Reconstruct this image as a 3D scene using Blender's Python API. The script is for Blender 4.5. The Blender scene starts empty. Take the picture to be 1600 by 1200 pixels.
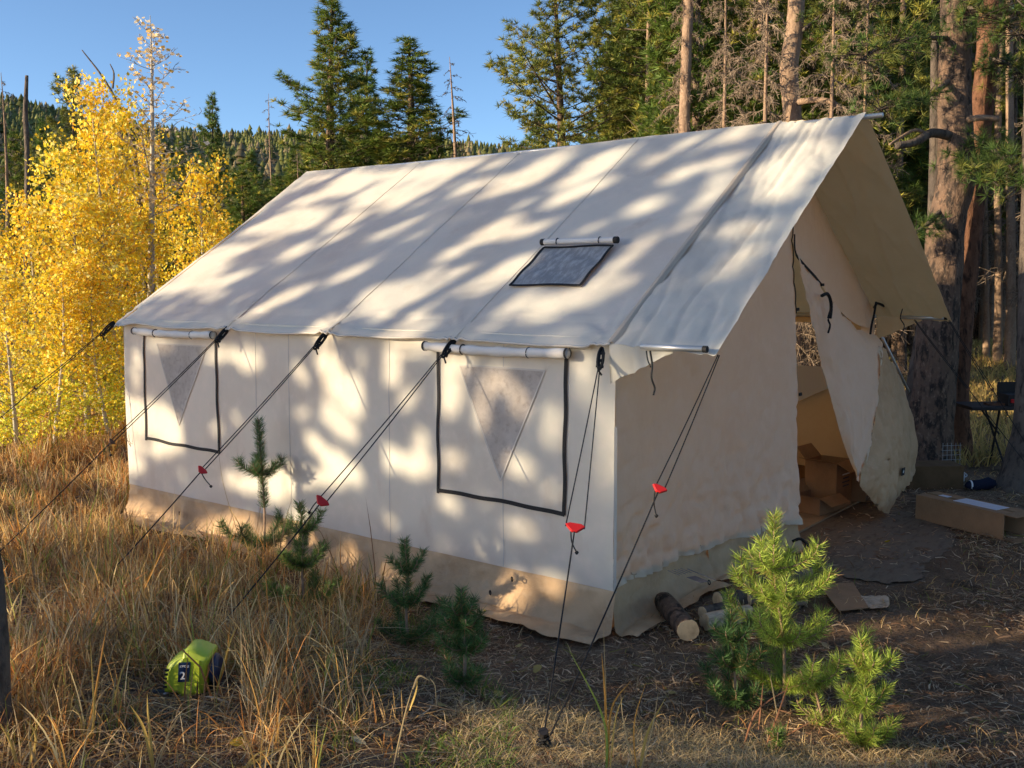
import bpy, math, random
import numpy as np
from mathutils import Vector, Matrix, noise as mn

S = bpy.context.scene
COL = S.collection
rs = np.random.RandomState(7)
random.seed(7)

# ------------------------------------------------------------------ camera, world, sun, exposure
CAM = np.array([-4.8629, -3.0723, 1.8496]); YAW, PITCH, ROLL, FOC = 0.9039, -0.1071, -0.0062, 1566.66
cy_, sy_ = math.cos(YAW), math.sin(YAW); cp_, sp_ = math.cos(PITCH), math.sin(PITCH)
FW = np.array([sy_*cp_, cy_*cp_, sp_]); R0 = np.array([cy_, -sy_, 0.0]); U0 = np.cross(R0, FW)
RT = math.cos(ROLL)*R0 + math.sin(ROLL)*U0
UP = -math.sin(ROLL)*R0 + math.cos(ROLL)*U0
cam = bpy.data.cameras.new('camera'); co = bpy.data.objects.new('camera', cam); COL.objects.link(co)
cam.sensor_width = 36; cam.lens = 36*FOC/1600; cam.clip_end = 5000; cam.clip_start = 0.05
co.matrix_world = Matrix(((RT[0], UP[0], -FW[0], CAM[0]), (RT[1], UP[1], -FW[1], CAM[1]), (RT[2], UP[2], -FW[2], CAM[2]), (0, 0, 0, 1)))
S.camera = co

SUN_EL, SUN_AZ = math.radians(13), math.radians(35)      # azimuth measured from -X towards +Y
SUN = np.array([-math.cos(SUN_EL)*math.cos(SUN_AZ), math.cos(SUN_EL)*math.sin(SUN_AZ), math.sin(SUN_EL)])
w = bpy.data.worlds.new("World"); S.world = w; w.use_nodes = True
nt = w.node_tree; bg = nt.nodes['Background']
sky = nt.nodes.new('ShaderNodeTexSky'); sky.sky_type = 'NISHITA'; sky.sun_disc = False
sky.sun_elevation = SUN_EL; sky.sun_rotation = math.atan2(SUN[0], SUN[1])
sky.altitude = 2600; sky.air_density = 0.82; sky.dust_density = 4.0; sky.ozone_density = 4.6
wb = nt.nodes.new('ShaderNodeVectorMath'); wb.operation = 'MULTIPLY'; wb.inputs[1].default_value = (1.47, 1.19, 0.95)   # daylight white balance of the phone picture
nt.links.new(sky.outputs[0], wb.inputs[0]); nt.links.new(wb.outputs[0], bg.inputs[0]); bg.inputs[1].default_value = 0.124
sl = bpy.data.lights.new('sun', 'SUN'); sl.energy = 4.15; sl.angle = math.radians(0.45); sl.color = (1.0, 0.80, 0.54)
so = bpy.data.objects.new('sun', sl); COL.objects.link(so)
so.rotation_euler = Vector(SUN).to_track_quat('Z', 'Y').to_euler()
S.view_settings.view_transform = 'Standard'; S.view_settings.look = 'None'
S.view_settings.exposure = 1.1; S.view_settings.gamma = 1.0; S.view_settings.use_curve_mapping = False
S.cycles.max_bounces = 6; S.cycles.transparent_max_bounces = 8

# ------------------------------------------------------------------ measuring helpers
def ray(px, py): return FW + RT*(px-800)/FOC - UP*(py-600)/FOC
def sm(a, b, x):
    t = np.clip((x-a)/(b-a), 0, 1); return t*t*(3-2*t)
def gz(x, y):
    x = np.asarray(x, float); y = np.asarray(y, float)
    r = np.maximum(0, -x-0.35)
    rise = 0.27*sm(0, 1.7, r)+0.055*np.clip(r-1.6, 0, 5)
    near = np.exp(-((x+4)**2+(y+1)**2)/60)
    b = 0.012*np.sin(3.1*x+1.3*y)*np.sin(2.3*y-x)+0.008*np.sin(7.3*x+2)*np.sin(6.1*y+1)
    tent = sm(-.5, .3, x)*sm(5, 4.2, x)*sm(-1.5, 0, y)*sm(6, 5.4, y)
    b = b*(1-tent)+0.10*np.sin(.31*x+1)*np.sin(.27*y)*sm(8, 16, np.hypot(x, y))
    return -0.27+rise*(0.35+0.65*near)+b
def at(px, py, dep): return CAM+ray(px, py)*dep
def onz(px, py, z): d = ray(px, py); return CAM+d*(z-CAM[2])/d[2]
def onx(px, py, x): d = ray(px, py); return CAM+d*(x-CAM[0])/d[0]
def ony(px, py, y): d = ray(px, py); return CAM+d*(y-CAM[1])/d[1]
def G(px, py):
    z = -.2
    for _ in range(12):
        p = onz(px, py, z); z = float(gz(p[0], p[1]))
    return np.array([p[0], p[1], z])
def proj(P):
    d = np.atleast_2d(P)-CAM; z = d@FW
    return 800+FOC*(d@RT)/z, 600-FOC*(d@UP)/z, z
def nrm(v): v = np.asarray(v, float); return v/np.linalg.norm(v)

# ------------------------------------------------------------------ materials
MATS = {}
def mat(name, base, rough=.8, spec=.3, var=None, bump=None, transl=0, tcol=None, metal=0, attr=False, extra=None):
    """var=(colour2, scale, low, high, stretch); bump=(scale, strength, distance, stretch)"""
    m = bpy.data.materials.new(name); m.use_nodes = True; n = m.node_tree; N = n.nodes; L = n.links
    p = N['Principled BSDF']; out = N['Material Output']
    p.inputs['Base Color'].default_value = (*base, 1); p.inputs['Roughness'].default_value = rough
    p.inputs['Specular IOR Level'].default_value = spec; p.inputs['Metallic'].default_value = metal
    tc = N.new('ShaderNodeTexCoord')
    colsock = None
    def ntex(scale, stretch, detail=6, src='Object'):
        mp = N.new('ShaderNodeMapping'); mp.inputs['Scale'].default_value = stretch
        L.new(tc.outputs[src], mp.inputs['Vector'])
        t = N.new('ShaderNodeTexNoise'); t.inputs['Scale'].default_value = scale; t.inputs['Detail'].default_value = detail
        t.inputs['Roughness'].default_value = .62
        L.new(mp.outputs[0], t.inputs['Vector']); return t.outputs['Fac']
    if attr:
        a = N.new('ShaderNodeAttribute'); a.attribute_name = 'tint'; colsock = a.outputs['Color']
    if var:
        for (c2, sc, lo, hi, st) in (var if isinstance(var, list) else [var]):
            f = ntex(sc, st); mr = N.new('ShaderNodeMapRange'); mr.inputs[1].default_value = lo; mr.inputs[2].default_value = hi
            L.new(f, mr.inputs[0]); mx = N.new('ShaderNodeMix'); mx.data_type = 'RGBA'
            if colsock: L.new(colsock, mx.inputs[6])
            else: mx.inputs[6].default_value = (*base, 1)
            mx.inputs[7].default_value = (*c2, 1); L.new(mr.outputs[0], mx.inputs[0]); colsock = mx.outputs[2]
    if colsock: L.new(colsock, p.inputs['Base Color'])
    if bump:
        prev = None
        for (sc, st, di, sx) in (bump if isinstance(bump, list) else [bump]):
            f = ntex(sc, sx, 8); b = N.new('ShaderNodeBump'); b.inputs['Strength'].default_value = st; b.inputs['Distance'].default_value = di
            L.new(f, b.inputs['Height'])
            if prev: L.new(prev, b.inputs['Normal'])
            prev = b.outputs[0]
        L.new(prev, p.inputs['Normal'])
    if transl:
        t = N.new('ShaderNodeBsdfTranslucent'); ms = N.new('ShaderNodeMixShader'); ms.inputs[0].default_value = transl
        if tcol: t.inputs[0].default_value = (*tcol, 1)
        elif colsock: L.new(colsock, t.inputs[0])
        else: t.inputs[0].default_value = (*base, 1)
        L.new(p.outputs[0], ms.inputs[1]); L.new(t.outputs[0], ms.inputs[2]); L.new(ms.outputs[0], out.inputs[0])
    if extra: extra(m, N, L, p)
    MATS[name] = m; return m
I1 = (1, 1, 1)
M_canvas = mat('canvas', (.75, .74, .65), .85, .2, var=[((.68, .63, .54), 1.3, .42, .75, I1), ((.82, .77, .68), 9, .5, .75, I1), ((.62, .56, .47), 3.3, .60, .78, (1, 1, .5))],
               bump=[(5, .28, .02, (1, 1, .45)), (38, .25, .003, I1), (240, .2, .0008, I1)], transl=.26, tcol=(.92, .66, .30))
M_canvas2 = mat('canvas_folded', (.76, .72, .66), .85, .2, bump=[(14, .45, .012, I1), (200, .2, .001, I1)], transl=.08, tcol=(.75, .58, .34))
M_wallwarm = mat('canvas_front_warmlight', (.88, .77, .60), .88, .15, var=[((.80, .68, .51), 2.2, .4, .8, I1), ((.90, .81, .66), 11, .5, .8, I1)],
              bump=[(4, .6, .05, (1, 1, .6)), (13, .45, .016, (1.5, 1, .8)), (240, .2, .0008, I1)], transl=.32, tcol=(1.0, .74, .40))  # same tent canvas; warm bounced light is put into this base colour
M_sod = mat('sod_vinyl', (.66, .46, .27), .75, .12, var=[((.42, .28, .165), 3, .4, .75, I1), ((.60, .44, .28), 14, .55, .75, I1)],
            bump=[(5, .6, .03, I1), (20, .25, .006, I1)], transl=.06, tcol=(.5, .33, .16))
M_canvas_shade = mat('canvas_shaded', (.68, .50, .30), .9, .1, var=[((.60, .42, .24), 2.2, .4, .8, I1)], bump=[(4, .5, .04, (1, 1, .6)), (240, .2, .0008, I1)], transl=.3, tcol=(1.0, .6, .24))  # same tent canvas, tinted darker tan to paint in the shade
M_flap = mat('mud_flap_vinyl', (.68, .45, .26), .85, .08, var=[((.57, .37, .21), 4, .4, .7, I1), ((.72, .50, .31), 12, .55, .75, I1)], bump=[(7, .5, .02, I1), (30, .3, .005, I1)], transl=.1, tcol=(.5, .3, .13))
M_foldshade = mat('fold_shade_cloth', (.50, .42, .33), .9, .1, bump=(60, .4, .002, I1))  # canvas darkened: paints the shadow lying in the porch seam fold
M_seam = mat('seam', (.60, .55, .48), .9, .1, bump=(120, .4, .001, I1))
M_web = mat('black_webbing', (.013, .013, .014), .7, .3, var=((.05, .05, .05), 90, .55, .8, I1), bump=(160, .4, .002, I1))
M_rope = mat('black_rope', (.015, .015, .016), .7, .3, bump=(400, .8, .002, I1))
M_red = mat('red_slider', (.62, .02, .02), .45, .4)
M_alu = mat('pole_aluminium', (.62, .62, .60), .38, .5, metal=.6, bump=(60, .1, .001, (1, .1, 1)))
M_mesh = mat('window_mesh', (.44, .39, .345), .75, .2, var=[((.54, .49, .44), 6, .4, .66, I1), ((.35, .305, .27), 22, .5, .75, I1)], bump=[(9, .6, .03, I1), (300, .5, .001, I1)], transl=.12)
M_ventm = mat('vent_mesh', (.25, .245, .24), .5, .5, var=((.44, .43, .42), 11, .45, .68, (1, 2.5, 1)), bump=(14, .6, .02, I1))
M_int = mat('tent_floor', (.42, .30, .19), .8, .2, var=((.33, .23, .14), 4, .4, .7, I1), bump=(12, .4, .01, I1))
M_card = mat('cardboard', (.38, .225, .12), .8, .2, var=[((.27, .165, .09), 5, .4, .7, I1), ((.37, .24, .14), 40, .5, .7, (1, 8, 1))], bump=(60, .15, .001, (1, 12, 1)))
M_cardin = mat('cardboard_inner', (.16, .095, .05), .85, .1, var=((.11, .07, .035), 8, .4, .7, I1))
M_tape = mat('packing_tape', (.30, .19, .10), .25, .5)
M_label = mat('paper_label', (.72, .73, .80), .4, .4, var=((.62, .64, .74), 30, .5, .7, I1))
M_ink = mat('ink', (.05, .055, .07), .5, .3, var=((.13, .13, .15), 50, .5, .7, I1))
M_bark = mat('pine_bark', (.165, .112, .08), .92, .1, var=[((.25, .155, .10), 5, .45, .75, (1, 1, .5)), ((.05, .04, .034), 14, .47, .6, (1, 1, .4)), ((.30, .21, .145), 30, .55, .7, (1, 1, .6))],
             bump=[(9, 1, .05, (1, 1, .35)), (35, .8, .015, (1, 1, .5))])
M_barkpale = mat('pale_bark', (.33, .225, .15), .92, .1, var=[((.19, .125, .085), 7, .45, .7, (1, 1, .4)), ((.40, .29, .20), 22, .5, .7, I1)], bump=(18, .8, .03, (1, 1, .4)))
M_barkdark = mat('grey_bark', (.13, .105, .085), .92, .1, var=[((.21, .165, .125), 7, .45, .7, (1, 1, .4)), ((.03, .026, .024), 18, .5, .7, (1, 1, .4))],
                 bump=[(9, 1, .05, (1, 1, .35)), (35, .8, .015, (1, 1, .5))])
M_barkred = mat('red_bark', (.17, .085, .052), .92, .1, var=[((.28, .14, .08), 9, .45, .7, (1, 1, .5)), ((.05, .03, .022), 16, .5, .66, (1, 1, .4))],
                bump=[(10, 1, .05, (1, 1, .4)), (35, .8, .015, (1, 1, .5))])
M_aspb = mat('aspen_bark', (.50, .47, .40), .85, .15, var=((.15, .13, .10), 13, .58, .68, (1, 1, 2.5)), bump=(20, .4, .01, I1))
M_twig = mat('grey_twig', (.17, .135, .105), .9, .1, attr=True)
M_needle = mat('needles', (.05, .09, .02), .55, .35, attr=True, transl=.28)
M_leaf = mat('aspen_leaf', (.5, .35, .03), .55, .3, attr=True, transl=.42)
M_grass = mat('dry_grass', (.4, .28, .1), .7, .2, attr=True, transl=.4)
M_woodcut = mat('cut_wood', (.74, .54, .31), .8, .2, var=[((.50, .34, .19), 14, .45, .7, I1)], bump=(50, .3, .003, I1))
M_split = mat('split_wood', (.60, .46, .32), .85, .2, var=((.28, .22, .16), 16, .45, .7, (1, 1, 6)), bump=(40, .4, .004, (1, 1, 8)))
M_lime = mat('lime_plastic', (.50, .60, .045), .38, .5, var=((.42, .52, .04), 9, .5, .8, I1))
M_blackp = mat('black_plastic', (.012, .013, .016), .4, .5, bump=(60, .1, .001, I1))
M_bluep = mat('navy_plastic', (.01, .025, .075), .3, .5)
M_white = mat('white_print', (.75, .75, .75), .5, .3)
M_mat = mat('ground_mat', (.20, .158, .118), .9, .1, var=[((.22, .165, .11), 2.2, .4, .7, I1), ((.125, .095, .07), 9, .5, .7, (1, 3, 1)), ((.14, .11, .07), 45, .63, .72, I1)],
            bump=[(6, .5, .02, I1), (90, .5, .004, I1)])
M_dark = mat('dark_metal', (.02, .018, .018), .6, .4, var=((.05, .035, .025), 9, .5, .7, I1))
M_wire = mat('pale_wire', (.4, .4, .38), .5, .5)
M_fabric = mat('blue_fabric', (.5, .53, .62), .8, .1)
M_navy = mat('navy_fabric', (.012, .016, .035), .8, .2)
M_ground = mat('forest_floor', (.22, .15, .10), .95, .1,
               var=[((.33, .235, .155), 1.1, .45, .65, I1), ((.11, .078, .052), 4.5, .48, .66, I1), ((.23, .16, .085), 22, .55, .68, I1), ((.075, .05, .032), 75, .52, .66, I1), ((.38, .25, .14), 140, .66, .74, (1, 2.4, 1))],
               bump=[(5, .6, .08, I1), (30, .9, .03, I1), (140, .8, .01, I1)])
M_hill = mat('hill_soil', (.10, .11, .045), .95, .1, var=((.16, .14, .07), .03, .4, .6, I1))

# ------------------------------------------------------------------ mesh helpers
def fast(name, V, F, m, parent=None, tint=None, smooth=False):
    me = bpy.data.meshes.new(name); V = np.asarray(V, np.float32); F = np.asarray(F, np.int32)
    k = F.shape[1]
    me.vertices.add(len(V)); me.vertices.foreach_set('co', V.ravel())
    me.loops.add(F.size); me.loops.foreach_set('vertex_index', F.ravel())
    me.polygons.add(len(F)); me.polygons.foreach_set('loop_start', np.arange(0, F.size, k, dtype=np.int32))
    if smooth: me.polygons.foreach_set('use_smooth', np.ones(len(F), bool))
    me.update(calc_edges=True)
    if tint is not None:
        a = me.color_attributes.new('tint', 'FLOAT_COLOR', 'POINT')
        c = np.ones((len(V), 4), np.float32); c[:, :3] = tint; a.data.foreach_set('color', c.ravel())
    me.materials.append(m); o = bpy.data.objects.new(name, me); COL.objects.link(o)
    if parent: o.parent = parent
    return o
class MB:
    def __init__(s): s.v = []; s.f = []
    def add(s, V, F):
        b = len(s.v); s.v += [tuple(map(float, p)) for p in V]; s.f += [tuple(int(i)+b for i in f) for f in F]; return s
    def tube(s, P, r, n=6, cap=True):
        V, F = tube(P, r, n, cap); return s.add(V, F)
    def box(s, c, h, R=None):
        R = np.eye(3) if R is None else R
        V = [np.asarray(c)+R@(np.array([x, y, z])*h) for x in (-1, 1) for y in (-1, 1) for z in (-1, 1)]
        return s.add(V, [(0, 1, 3, 2), (4, 6, 7, 5), (0, 4, 5, 1), (2, 3, 7, 6), (0, 2, 6, 4), (1, 5, 7, 3)])
    def obj(s, name, m, parent=None, smooth=False, bevel=0, solid=0):
        me = bpy.data.meshes.new(name); me.from_pydata(s.v, [], s.f); me.materials.append(m)
        if smooth: me.polygons.foreach_set('use_smooth', [True]*len(me.polygons))
        me.update(); o = bpy.data.objects.new(name, me); COL.objects.link(o)
        if parent: o.parent = parent
        if solid: q = o.modifiers.new('s', 'SOLIDIFY'); q.thickness = solid; q.offset = 0
        if bevel: q = o.modifiers.new('b', 'BEVEL'); q.width = bevel; q.segments = 2; q.limit_method = 'ANGLE'
        return o
def tube(P, r, n=6, cap=True):
    P = np.asarray(P, float); k = len(P); r = np.broadcast_to(r, (k,)) if np.ndim(r) == 0 else np.asarray(r)
    T = np.gradient(P, axis=0); T /= np.linalg.norm(T, axis=1)[:, None]+1e-9
    a = np.array([0, 0, 1.]) if abs(T[0][2]) < .9 else np.array([1., 0, 0])
    V = []
    for i in range(k):
        u = np.cross(T[i], a); u /= np.linalg.norm(u)+1e-9; v = np.cross(T[i], u); a = np.cross(u, T[i])*-1 if False else a
        for j in range(n):
            t = 2*math.pi*j/n; V.append(P[i]+r[i]*(math.cos(t)*u+math.sin(t)*v))
    F = [(i*n+j, i*n+(j+1) % n, (i+1)*n+(j+1) % n, (i+1)*n+j) for i in range(k-1) for j in range(n)]
    if cap: F += [tuple(range(n-1, -1, -1)), tuple((k-1)*n+j for j in range(n))]
    return V, F
def spline(P, m=8):
    P = np.asarray(P, float); Q = np.vstack([2*P[0]-P[1], P, 2*P[-1]-P[-2]]); out = []
    for i in range(1, len(Q)-2):
        for t in np.linspace(0, 1, m, endpoint=False):
            out.append(.5*((2*Q[i])+(-Q[i-1]+Q[i+1])*t+(2*Q[i-1]-5*Q[i]+4*Q[i+1]-Q[i+2])*t*t+(-Q[i-1]+3*Q[i]-3*Q[i+1]+Q[i+2])*t**3))
    out.append(P[-1]); return np.array(out)
def resample(P, n):
    P = np.asarray(P, float); d = np.r_[0, np.cumsum(np.linalg.norm(np.diff(P, axis=0), axis=1))]
    t = np.linspace(0, d[-1], n); return np.stack([np.interp(t, d, P[:, i]) for i in range(3)], 1)
def loft(rows, nu, nv):
    """rows: polylines from top to bottom -> (nv,nu,3) grid"""
    A = np.array([resample(spline(r, 6) if len(r) > 2 else r, nu) for r in rows])
    B = np.array([resample(spline(A[:, j], 6) if len(rows) > 2 else A[:, j], nv) for j in range(nu)])
    return B.transpose(1, 0, 2)
def gnorm(g):
    du = np.gradient(g, axis=1); dv = np.gradient(g, axis=0); n = np.cross(du, dv)
    return n/(np.linalg.norm(n, axis=2)[..., None]+1e-9)
def wrinkle(g, amp, sc=2.0, st=(1, 1, 1), seed=0, ridge=.6):
    n = gnorm(g); h, ww, _ = g.shape; D = np.zeros((h, ww))
    for i in range(h):
        for j in range(ww):
            p = Vector((g[i, j, 0]*st[0]+seed, g[i, j, 1]*st[1]+seed*.7, g[i, j, 2]*st[2]))*sc
            a = mn.noise(p); b = mn.noise(p*2.3+Vector((9, 3, 1))); c = 1-abs(mn.noise(p*1.4+Vector((5, 8, 2))))*2.2
            D[i, j] = a*.6+b*.25+ridge*max(c, 0)**3*.6
    return g+n*(amp*D)[..., None]
def sheet(name, g, m, parent=None, mask=None):
    h, ww, _ = g.shape; idx = np.arange(h*ww).reshape(h, ww)
    F = np.stack([idx[:-1, :-1], idx[:-1, 1:], idx[1:, 1:], idx[1:, :-1]], -1).reshape(-1, 4)
    return fast(name, g.reshape(-1, 3), F, m, parent, smooth=True)
def tag(o, label=None, cat=None, group=None, kind=None):
    if label: o['label'] = label
    if cat: o['category'] = cat
    if group: o['group'] = group
    if kind: o['kind'] = kind
    return o
def thing(name, label, cat, loc=(0, 0, 0), group=None):
    o = bpy.data.objects.new(name, None); COL.objects.link(o); o.location = loc; o.empty_display_size = .1
    return tag(o, label, cat, group)
def local(o, parent):      # give a world-space mesh to an offset empty
    o.parent = parent; o.matrix_parent_inverse = Matrix.Translation(-Vector(parent.location)); return o

# ------------------------------------------------------------------ ground and hills
xs = np.r_[np.linspace(-400, -30, 24)[:-1], np.linspace(-30, -8, 23)[:-1], np.arange(-8, 8, .12), np.linspace(8, 40, 60), np.linspace(45, 500, 24)]
ys = np.r_[np.linspace(-400, -20, 20)[:-1], np.linspace(-20, -5, 16)[:-1], np.arange(-5, 9, .12), np.linspace(9, 40, 60), np.linspace(45, 500, 24)]
X, Y = np.meshgrid(xs, ys); g = np.stack([X, Y, gz(X, Y)], -1)
d = np.hypot(X-CAM[0], Y-CAM[1]); g[..., 2] -= 0.0
tag(sheet('ground', g, M_ground), kind='structure')
# wooded hill: ridge height seen from the tent, distance 420..900 m
def hillz(b, r):   # b bearing in px, r distance
    crest = np.interp(b, [-600, 0, 250, 330, 480, 620, 760, 830, 1000, 1600, 2200], [150, 190, 222, 226, 224, 226, 238, 246, 250, 255, 250])
    el = (433-crest)/FOC
    top = el*760
    return -1+(top-5)*sm(180, 760, r)
bs = np.linspace(-700, 2300, 140); rr = np.linspace(170, 900, 46)
hg = np.zeros((len(rr), len(bs), 3))
for j, b in enumerate(bs):
    dv = ray(b, 433); dv = dv*[1, 1, 0]; dv /= np.linalg.norm(dv)
    for i, r in enumerate(rr):
        z = hillz(b, r)+3*mn.noise(Vector((b*.012, r*.02, 0)))
        hg[i, j] = (CAM[0]+dv[0]*r, CAM[1]+dv[1]*r, z)
tag(sheet('hill', hg, M_hill), kind='structure')
def far_trees(n):
    b = rs.uniform(-650, 2250, n); r = 185+rs.uniform(0, 1, n)**.7*640
    V = []; F = []; T = []
    k = 7
    dv = np.array([ray(x, 433) for x in b])*[1, 1, 0]; dv /= np.linalg.norm(dv, axis=1)[:, None]
    base = CAM+dv*r[:, None]; base[:, 2] = [hillz(x, y) for x, y in zip(b, r)]
    Hh = rs.uniform(3, 8, n)*np.where(rs.rand(n) < .06, 1.5, 1); Rr = Hh*rs.uniform(.22, .42, n)
    for q in range(3):            # three ragged tiers each
        z0 = .08+.28*q; z1 = z0+.46; rad = (1-.27*q)
        ang = np.linspace(0, 2*np.pi, k, endpoint=False)[None]+rs.uniform(0, 6, (n, 1))
        rj = rad*Rr[:, None]*rs.uniform(.55, 1.25, (n, k))
        ring = np.stack([base[:, 0:1]+rj*np.cos(ang), base[:, 1:2]+rj*np.sin(ang), base[:, 2:3]+Hh[:, None]*(z0+rs.uniform(-.05, .05, (n, k)))], -1)
        tip = base.copy(); tip[:, 2] += Hh*min(z1, 1.0)
        vv = np.concatenate([ring, tip[:, None]], 1).reshape(-1, 3)
        off = len(np.concatenate(V)) if V else 0
        f = np.array([[j, (j+1) % k, k] for j in range(k)])
        ff = (f[None]+(np.arange(n)*(k+1))[:, None, None]+off).reshape(-1, 3)
        V.append(vv); F.append(ff)
        c = np.where(rs.rand(n, 1) < .72, np.array([[.20, .21, .06]]), np.array([[.34, .27, .14]]))*rs.uniform(.6, 1.35, (n, 1))
        if q == 0: c0 = c
        T.append(np.repeat(c0, k+1, 0))
    return np.concatenate(V), np.concatenate(F), np.concatenate(T)
V, F, T = far_trees(15000)
tag(fast('hillside_forest', V, F, M_needle, tint=T), kind='stuff', label='distant conifer forest covering the low hill behind the tent', cat='forest')

# ------------------------------------------------------------------ vegetation generators
def needles(C, D, K, r, wd, tint, bias=.8, rng=rs, hue=.25):
    n = len(C); C = np.repeat(C, K, 0); D = np.repeat(D, K, 0); T = np.repeat(tint, K, 0)
    v = rng.normal(size=(n*K, 3)); v /= np.linalg.norm(v, axis=1)[:, None]; v = v+D*bias; v /= np.linalg.norm(v, axis=1)[:, None]
    s = np.cross(v, rng.normal(size=v.shape)); s /= np.linalg.norm(s, axis=1)[:, None]
    rr_ = np.repeat(np.broadcast_to(r, (n,)), K)*rng.uniform(.6, 1.15, n*K)
    wv = wd*rng.uniform(.7, 1.3, (n*K, 1))
    b = C+v*(rr_*.08)[:, None]
    V = np.stack([b-s*wv*.5, b+s*wv*.5, C+v*rr_[:, None]], 1).reshape(-1, 3)
    F = np.arange(n*K*3).reshape(-1, 3)
    T = T*rng.uniform(1-hue, 1+hue, (n*K, 1))
    return V, F, np.repeat(T, 3, 0)
def ribbons(P0, P1, w0, w1, tint, rng=rs):
    """crossed thin quads for many twigs"""
    n = len(P0); v = P1-P0; s = np.cross(v, rng.normal(size=v.shape)); s /= np.linalg.norm(s, axis=1)[:, None]+1e-9
    q = np.cross(v, s); q /= np.linalg.norm(q, axis=1)[:, None]+1e-9
    # 3-sided prisms
    o = [s, -.5*s+.87*q, -.5*s-.87*q]
    V = np.stack([P0+o[0]*w0, P0+o[1]*w0, P0+o[2]*w0, P1+o[0]*w1, P1+o[1]*w1, P1+o[2]*w1], 1).reshape(-1, 3)
    f = np.array([[0, 1, 4, 3], [1, 2, 5, 4], [2, 0, 3, 5]])
    F = (f[None]+(np.arange(n)*6)[:, None, None]).reshape(-1, 4)
    return V, F, np.repeat(tint, 6, 0)
def trunk_mesh(H, r0, lean=.0, seed=0, n=10, seg=14, curve=.1):
    r = np.random.RandomState(seed); t = np.linspace(0, 1, seg)
    ph = r.uniform(0, 6, 2)
    P = np.stack([lean*t*H+curve*(np.sin(t*4+ph[0])-math.sin(ph[0])), curve*(np.sin(t*3.2+ph[1])-math.sin(ph[1])), t*H], 1)
    R = r0*(1-t)**.8*.93+r0*.06; R[0] *= 1.25
    return P, R
def where(px):
    L = [(-300, 'beyond the left edge'), (30, 'at the left edge'), (130, 'behind the left half of the aspens'), (230, 'behind the bare white aspen'), (330, 'beside the dark spruce'), (420, 'above the far roof corner'), (500, 'left of the tall narrow pine'), (580, 'behind the tall narrow pine'),
         (660, 'behind the broad green pine'), (740, 'right of the thin dead pine'), (830, 'left of the open crowned pine'), (920, 'right of the open crowned pine'), (1010, 'where the open sky ends'), (1070, 'near the slim orange trunk'), (1150, 'between the two orange trunks'),
         (1235, 'near the orange trunk at the porch seam'), (1320, 'above the porch peak'), (1400, 'right of the porch peak'), (1470, 'left of the thickest trunk'), (1530, 'behind the red trunk'), (1580, 'above the folding table'), (1640, 'at the right edge'), (1800, 'beyond the right edge')]
    return min(L, key=lambda q: abs(q[0]-px))[1]
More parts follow.
